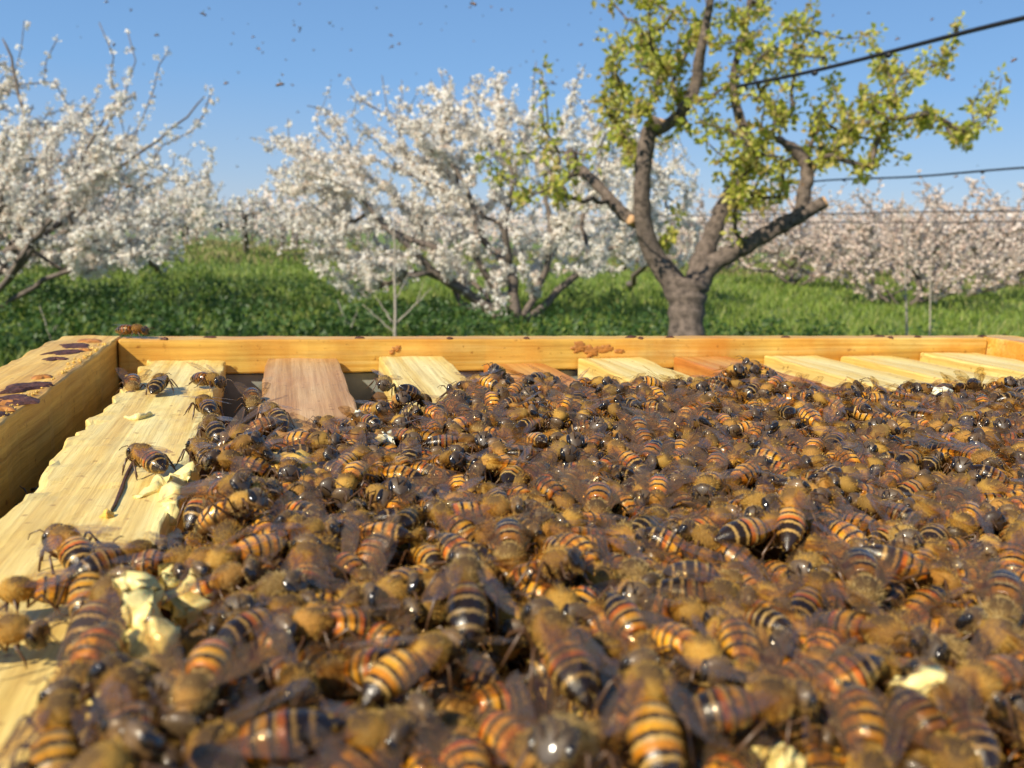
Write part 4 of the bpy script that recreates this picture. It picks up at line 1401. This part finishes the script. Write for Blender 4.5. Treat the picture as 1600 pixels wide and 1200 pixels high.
# bees picked out one by one: head px, tail px, height of the spine above the surface, variant, roll, pitch, label
KEY = [
    ((196, 698), (272, 736), -.0042, 0, 'sharp lone honeybee in side view on the pale first bar, above the split'),
    ((293, 690), (350, 727), -.0036, 7, 'honeybee on the edge of the first bar with a dark shiny wing patch beside it'),
    ((322, 642), (350, 698), -.004, 3, 'striped honeybee above the dark shiny wing at the first bar edge'),
    ((303, 618), (345, 652), -.004, 4, 'fuzzy honeybee on the first bar edge just below the pair at its far end'),
    ((262, 580), (232, 620), -.0042, 7, 'right one of the pair of bees at the far end of the first bar'),
    ((203, 612), (214, 584), -.006, 3, 'fuzzy bee facing the camera in the corner gap beside the first bar'),
    ((350, 598), (300, 588), -.004, 10, 'side-on honeybee at the far right edge of the first bar'),
    ((352, 752), (284, 822), -.0035, 2, 'big orange bellied honeybee hanging over the right edge of the first bar'),
    ((285, 842), (338, 886), -.012, 1, 'shaded honeybee down in the gap below the big orange one'),
    ((85, 832), (142, 880), -.004, 2, 'honeybee on the lower first bar with half open pale wings'),
    ((178, 872), (112, 942), -.0025, 5, 'orange honeybee with shiny black tail on the lower first bar'),
    ((5, 930), (110, 915), -.0035, 1, 'honeybee pointing at the left edge, beside the black tailed one'),
    ((218, 868), (160, 880), -.001, 10, 'brown honeybee with dark head above the black tailed one'),
    ((285, 880), (222, 880), -.0015, 4, 'honeybee with a big dark head beside the white wax'),
    ((300, 905), (360, 900), -.006, 7, 'dark honeybee curled over the pale wax ridge'),
    ((210, 905), (95, 1010), -.0015, 3, 'purplish tailed honeybee slanting over the white wax'),
    ((35, 990), (-60, 985), -.003, 10, 'blurred honeybee entering at the left edge over the lit bar'),
    ((112, 1075), (175, 1000), -.001, 0, 'grey faced honeybee looking down at the camera below the white wax'),
    ((175, 1055), (235, 1190), .001, 2, 'large blurred honeybee with back to the camera near the bottom left'),
    ((105, 1090), (72, 1230), .0005, 5, 'large blurred orange honeybee in the bottom left corner'),
    ((280, 1040), (345, 1105), -.006, 1, 'dark shaded honeybee in the hollow right of the white wax'),
    ((395, 625), (468, 672), -.0038, 3, 'striped honeybee on the pinkish second bar with wings raised'),
    ((492, 660), (562, 668), -.0035, 7, 'honeybee crossing the lower end of the pinkish bar, head to the left'),
    ((400, 640), (388, 600), -.006, 3, 'honeybee facing the camera in the gap left of the pinkish bar'),
    ((600, 610), (603, 585), -.004, 3, 'small honeybee standing on the left corner of the pale third bar'),
    ((618, 650), (562, 632), -.005, 1, 'black tailed honeybee at the right edge of the pinkish bar'),
    ((722, 622), (672, 652), -.0015, 2, 'orange honeybee with black tail lying below the pale third bar'),
    ((835, 965), (925, 1075), .0025, 0, 'large honeybee with orange and silver stripes right of the dark hollow'),
    ((722, 870), (738, 990), .0025, 3, 'dark honeybee with back to the camera above the dark hollow'),
    ((705, 1010), (580, 1062), .001, 5, 'orange striped honeybee left of the dark hollow, head to the right'),
    ((1003, 1045), (1030, 1190), .003, 5, 'large orange striped honeybee low in the centre, head away'),
    ((1255, 1095), (1080, 1110), .003, 2, 'long blurred orange honeybee lying sideways near the bottom edge'),
    ((1360, 945), (1330, 850), .001, 3, 'honeybee with round shiny face looking at the camera, right of centre'),
    ((1560, 985), (1575, 880), .001, 3, 'honeybee with round shiny face near the right edge'),
    ((1490, 1085), (1600, 1040), .002, 10, 'large dark eyed honeybee at the right edge above the pale wing'),
    ((800, 885), (790, 810), 0, 3, 'honeybee with broad shiny face looking at the camera in the middle'),
    ((930, 815), (940, 745), 0, 6, 'honeybee with shiny face and tan collar right of the middle'),
    ((1112, 1040), (1045, 985), .001, 1, 'orange round bellied honeybee right of centre near the bottom'),
    ((1260, 820), (1120, 838), .0005, 8, 'honeybee with black and cream stripes lying level, right of centre'),
    ((1095, 780), (1120, 738), .0, 11, 'black tailed honeybee tilted up, middle right of the crowd'),
    ((1340, 665), (1275, 712), .0, 8, 'striped honeybee with black tail to the left, upper right of the crowd'),
    ((1560, 735), (1500, 700), .0, 0, 'striped honeybee near the right edge of the crowd, upper part'),
    ((1005, 690), (990, 655), .0, 3, 'honeybee with shiny black face in the upper middle of the crowd'),
    ((750, 680), (742, 645), .0, 3, 'tan collared honeybee facing the camera in the upper middle'),
    ((470, 950), (370, 990), 0.0, 8, 'honeybee with a glossy wing over cream stripes left of centre'),
    ((345, 985), (470, 1005), -.001, 2, 'orange honeybee under a pinkish shining wing left of centre'),
    ((480, 860), (475, 935), .0, 0, 'orange striped honeybee with head away, left of centre'),
]
for (h, t, z, v, lab) in KEY:
    zz = z
    hp, tp = on_plane(*h, zz), on_plane(*t, zz)
    c = (hp + tp) / 2
    f = (hp - tp); f.z = 0
    f.normalize()
    mlen = (hp - tp).length
    scale = max(.86, min(1.02, mlen / .0140))
    if 'facing' in lab or 'face' in lab:
        f.z = -.45 if 'down' not in lab else -.3
        scale = 1.0
        c = on_plane((h[0] * .6 + t[0] * .4), (h[1] * .6 + t[1] * .4), zz)
    elif h[1] < t[1] - 60:
        f.z = .15
    u = Vector((random.gauss(0, .15), random.gauss(0, .15), 1))
    if v == 0 and 'side view' in lab: u = Vector((.12, -.35, 1))
    c = c + f.normalized() * -.0003
    placed.append((bee_matrix(c + f.normalized() * .0004, f, u, scale), v, c, lab, f))
    stamp(c, f, zz)
# dark hollows between the bees
HOLES = [(222, 955, .005), (275, 930, .0055), (800, 1055, .0062), (785, 955, .004), (845, 1010, .005), (340, 1040, .006), (350, 968, .004), (635, 665, .004), (1130, 1010, .0025), (1440, 1010, .003)]
holes = [(on_plane(x, y, -.004), r) for x, y, r in HOLES]
lim_x = [0, 340, 352, 372, 395, 415, 545, 565, 590, 640, 700, 722, 735, 850, 900, 1040, 1080, 1165, 1180, 1230, 1290, 1380, 1440, 1540, 1560, 1700, 2300]
lim_y = [2000, 2000, 760, 710, 690, 685, 690, 665, 650, 640, 640, 624, 598, 600, 608, 614, 606, 588, 586, 610, 616, 622, 608, 618, 608, 608, 616]
# the crowd: keep settling bees on the lowest spots until everything is covered
Rb = np.random.default_rng(77)
cnt = 0
CAPBASE = -.0060
for it in range(60000):
    # low-discrepancy choice with preference for uncovered cells
    x = .012 + (WX - .013) * Rb.random()
    y = .052 + (.262) * Rb.random()
    near = y < .11
    if it < 9000 and H[int((x - HX0) * 1000), int(y * 1000)] > -.005:
        continue
    p = Vector((x, y, -.003))
    pr = project(p)
    if pr is None or pr[0] > 2350:
        continue
    if pr[0] < np.interp(pr[1], [640, 840, 880, 980, 1060, 1150, 1500], [300, 300, 290, 335, 300, 200, 60]) or (x < .036 and pr[1] < 850):
        continue
    ly_ = np.interp(pr[0], lim_x, lim_y)
    if pr[0] < 352 and pr[1] > 860: ly_ = 0
    if pr[1] < ly_ + 5 or pr[1] > 1500:
        continue
    if any((p - hc).length < hr for hc, hr in holes):
        continue
    th = Rb.random() * 2 * PI
    if Rb.random() < .28: th = -PI / 2 - YAW + Rb.normal() * .7
    f = Vector((math.cos(th), math.sin(th), 0))
    hs = [hget(x + f.x * s_, y + f.y * s_) for s_ in (-.005, -.0025, 0, .0025, .0045)]
    hs = [max(h_, -.0115) for h_ in hs]
    rear, front = max(hs[0], hs[1]), max(hs[3], hs[4])
    midh = hs[2]
    base_h = (rear + front + midh) / 3
    if base_h > CAPBASE + (.0040 if it > 20000 else .0032) + .0012 * math.sin(x * 150 + 2 * math.sin(y * 90)) * math.sin(y * 170 + x * 40):
        continue
    # not onto the bees picked out above
    ok = True
    for (_, _, c_, lab_, _) in placed[:len(KEY)]:
        if (c_.xy - p.xy).length < (.0052 if lab_ else 0):
            ok = False; break
    if not ok: continue
    slope = max(-.5 if y < .22 else -.2, min(.5, (front - rear) / .008)) + Rb.normal() * .12
    zc = max(base_h, midh - .0006) + .0013
    f.z = slope
    u = Vector((Rb.normal() * .3, Rb.normal() * .3, 1))
    v = int(Rb.integers(0, len(VARS)))
    c = Vector((x, y, zc))
    stamp(c, f, zc)
    # margins of the walls
    if x + abs(f.x) * .006 > WX - .0005 or y + abs(f.y) * .006 > FY - .001:
        continue
    placed.append((bee_matrix(c + Vector((f.x, f.y, 0)) * .0002, f, u, .84 + .16 * Rb.random()), v, c, None, f))
    cnt += 1
print('bees settled', cnt)
# rank by size in view; bees buried under later ones are dropped
def held(k):
    c = placed[k][2]
    gi_ = min(HN - 1, max(0, int((c.x - HX0) * 1000))); gj_ = min(HM - 1, max(0, int((c.y - HY0) * 1000)))
    if c.z - gapfill[gi_, gj_] < .0045:
        return True
    return sum(1 for q in near_of[int(c.x / .012), int(c.y / .012)] if q[2].z < c.z - .0008 and (q[2].xy - c.xy).length < .0085) >= 2


near_of = {}
for q in placed:
    for di in (-1, 0, 1):
        for dj in (-1, 0, 1):
            near_of.setdefault((int(q[2].x / .012) + di, int(q[2].y / .012) + dj), []).append(q)
placed = [q for k, q in enumerate(placed) if q[3] or held(k)]
crowd = []
for k, (mt_, v, c, lab, f) in enumerate(placed):
    pr = project(c)
    top = hget(c.x, c.y)
    buried = lab is None and top > c.z + .0046
    if buried:
        continue
    inview = pr is not None and -30 < pr[0] < 1630 and pr[1] < 1235
    crowd.append((mt_, v, c, lab, f, pr, inview))
print('bees kept', len(crowd), 'in view', sum(1 for q in crowd if q[6]))
keys_ = [q for q in crowd if q[3]]
rest = sorted([q for q in crowd if not q[3]], key=lambda q: (not q[6], q[5][2] if q[5] else 9))
NIND = 300 - len(keys_)
indiv = [q for q in rest[:NIND] if q[6]]
others = rest[len(indiv):]
for (mt_, v, c, lab, f, pr, iv) in keys_:
    place_bee(mt_, v, lab)
ORD = ['first', 'second', 'third', 'fourth', 'fifth', 'sixth', 'seventh', 'eighth', 'ninth', 'tenth', 'eleventh', 'twelfth', 'thirteenth', 'fourteenth', 'fifteenth', 'sixteenth', 'seventeenth', 'eighteenth', 'nineteenth', 'twentieth',
       'twenty-first', 'twenty-second', 'twenty-third', 'twenty-fourth', 'twenty-fifth', 'twenty-sixth', 'twenty-seventh', 'twenty-eighth', 'twenty-ninth', 'thirtieth']


def heading(f):
    a, b = f.dot(rt), Vector((f.x, f.y, 0)).dot(Vector((fw.x, fw.y, 0)).normalized())
    if abs(b) > abs(a) * 1.2:
        return 'head away' if b > 0 else 'head to camera'
    return 'head right' if a > 0 else 'head left'


indiv.sort(key=lambda q: -q[5][1])
nrow = 12
per = math.ceil(len(indiv) / nrow)
for r in range(nrow):
    row = sorted(indiv[r * per:(r + 1) * per], key=lambda q: q[5][0])
    for k, (mt_, v, c, lab, f, pr, iv) in enumerate(row):
        tone = TONE[VARS[v][6]]
        rowname = 'bottom crowd row' if r == 0 else '%s row up' % ORD[r]
        place_bee(mt_, v, '%s honeybee, %s, %s, %s from left in %s' % (tone, heading(f), WDESC[protos[v][4]], ORD[k], rowname))
gg = G()
for (mt_, v, c, lab, f, pr, iv) in others:
    gg.merge(low[v], mt_)
tag(link('honeybee_crowd', gg.mesh('honeybee_crowd', LOWMATS)), 'mass of further honeybees packed over the frames towards the far wall', kind='stuff')
print('crowd tris', len(gg.arrays()[2]) + 2 * len(gg.arrays()[3]))

# single bees on the woodwork
c = on_plane(208, 524, .003)
place_bee(bee_matrix(Vector((on_plane(208, 527, 0).x, FY + .005, .0030)), Vector((.9, -.4, 0)), Vector((0, 0, 1)), .9), 0, 'small honeybee perched on the far rim near the left corner', 'honeybees apart from the crowd')
d = ray(30, 812); t = (.0 - CAM.x) / d.x
p = CAM + d * t
place_bee(bee_matrix(p + Vector((.0025, 0, 0)), Vector((.1, .5, .8)), Vector((1, 0, 0)), 1.0), 1, 'dark honeybee climbing the shaded inner face of the left wall', 'honeybees apart from the crowd')
p = on_plane(-2, 862, -.012)
place_bee(bee_matrix(p, Vector((.5, .6, -.2)), Vector((0, 0, 1)), 1.0), 5, 'dark orange honeybee in the slot between left wall and first bar', 'honeybees apart from the crowd')

# bees in the air ----------------------------------------------------------
b_, f_, w_ = bee_parts(0, .25, 1, 78, 25, 0, 12, (160, 80, 30), 91, .8, True)
fj = G()
fj.merge(scaled(b_), None, [0, 1, 2]); fj.merge(scaled(f_), None, [3])
for w in w_: fj.merge(scaled(w), None, [4])
flying_me = fj.mesh('flying_bee', [BODY[0], M['eye'], M['leg'], M['fuzz'], M['wing']])
FL = [((437, 132), 1.35, 'flying honeybee, largest in the sky between the left and middle white trees'), ((740, 6), 1.5, 'flying honeybee at the top edge above the wide white tree'), ((1584, 94), 1.7, 'flying honeybee near the right edge below the thick hose'),
      ((932, 61), 1.9, 'flying honeybee left of the pear crown near the top'), ((318, 22), 1.9, 'flying honeybee high above the left tree near the top edge'), ((353, 130), 2.1, 'flying honeybee left of the largest one in the sky'), ((1525, 340), 2.3, 'flying honeybee low on the right by the two thin hoses'),
      ((469, 44), 2.4, 'flying honeybee above the largest one in the sky'), ((612, 73), 2.5, 'flying honeybee above the left part of the wide white tree'), ((404, 76), 2.6, 'flying honeybee just above and left of the largest one'), ((178, 70), 2.2, 'flying honeybee among the top twigs of the left tree'),
      ((515, 36), 2.3, 'flying honeybee high between the left and middle trees'), ((488, 388), 1.9, 'flying honeybee against the left edge of the wide white tree'), ((200, 292), 1.7, 'reddish flying honeybee in front of the tall left tree')]
for k, ((x, y), dd, lab) in enumerate(FL):
    o = link('honeybee', flying_me)
    o.matrix_world = bee_matrix(at(x, y, dd), Vector((math.cos(k * 2.4), math.sin(k * 2.4), .2)), Vector((0, .2, 1)), 1.0)
    tag(o, lab, 'honeybee', 'honeybees flying over the orchard')
fs = G()
arr = None
b_, f_, w_ = bee_parts(0, .25, 1, 78, 25, 0, 7, (0, 0, 0), 91, .8, True)
fj = G(); fj.merge(scaled(b_), None, [0, 1, 2])
for w in w_: fj.merge(scaled(w), None, [3])
arr = fj.arrays()
Rf = np.random.default_rng(12)
for k in range(120):
    x = Rf.uniform(120, 950) if k % 4 else Rf.uniform(950, 1600)
    y = Rf.uniform(0, 290) if x < 420 or k % 3 == 0 else Rf.uniform(0, 150)
    dd = Rf.uniform(2.3, 5.5)
    th = Rf.uniform(0, 6.28)
    fs.merge(arr, bee_matrix(at(x, y, dd), Vector((math.cos(th), math.sin(th), .2)), Vector((.1, 0, 1))))
tag(link('flying_swarm', fs.mesh('flying_swarm', [BODY[0], M['eye'], M['leg'], M['wing']])), 'swarm of tiny distant honeybees flying in the blue sky', kind='stuff')
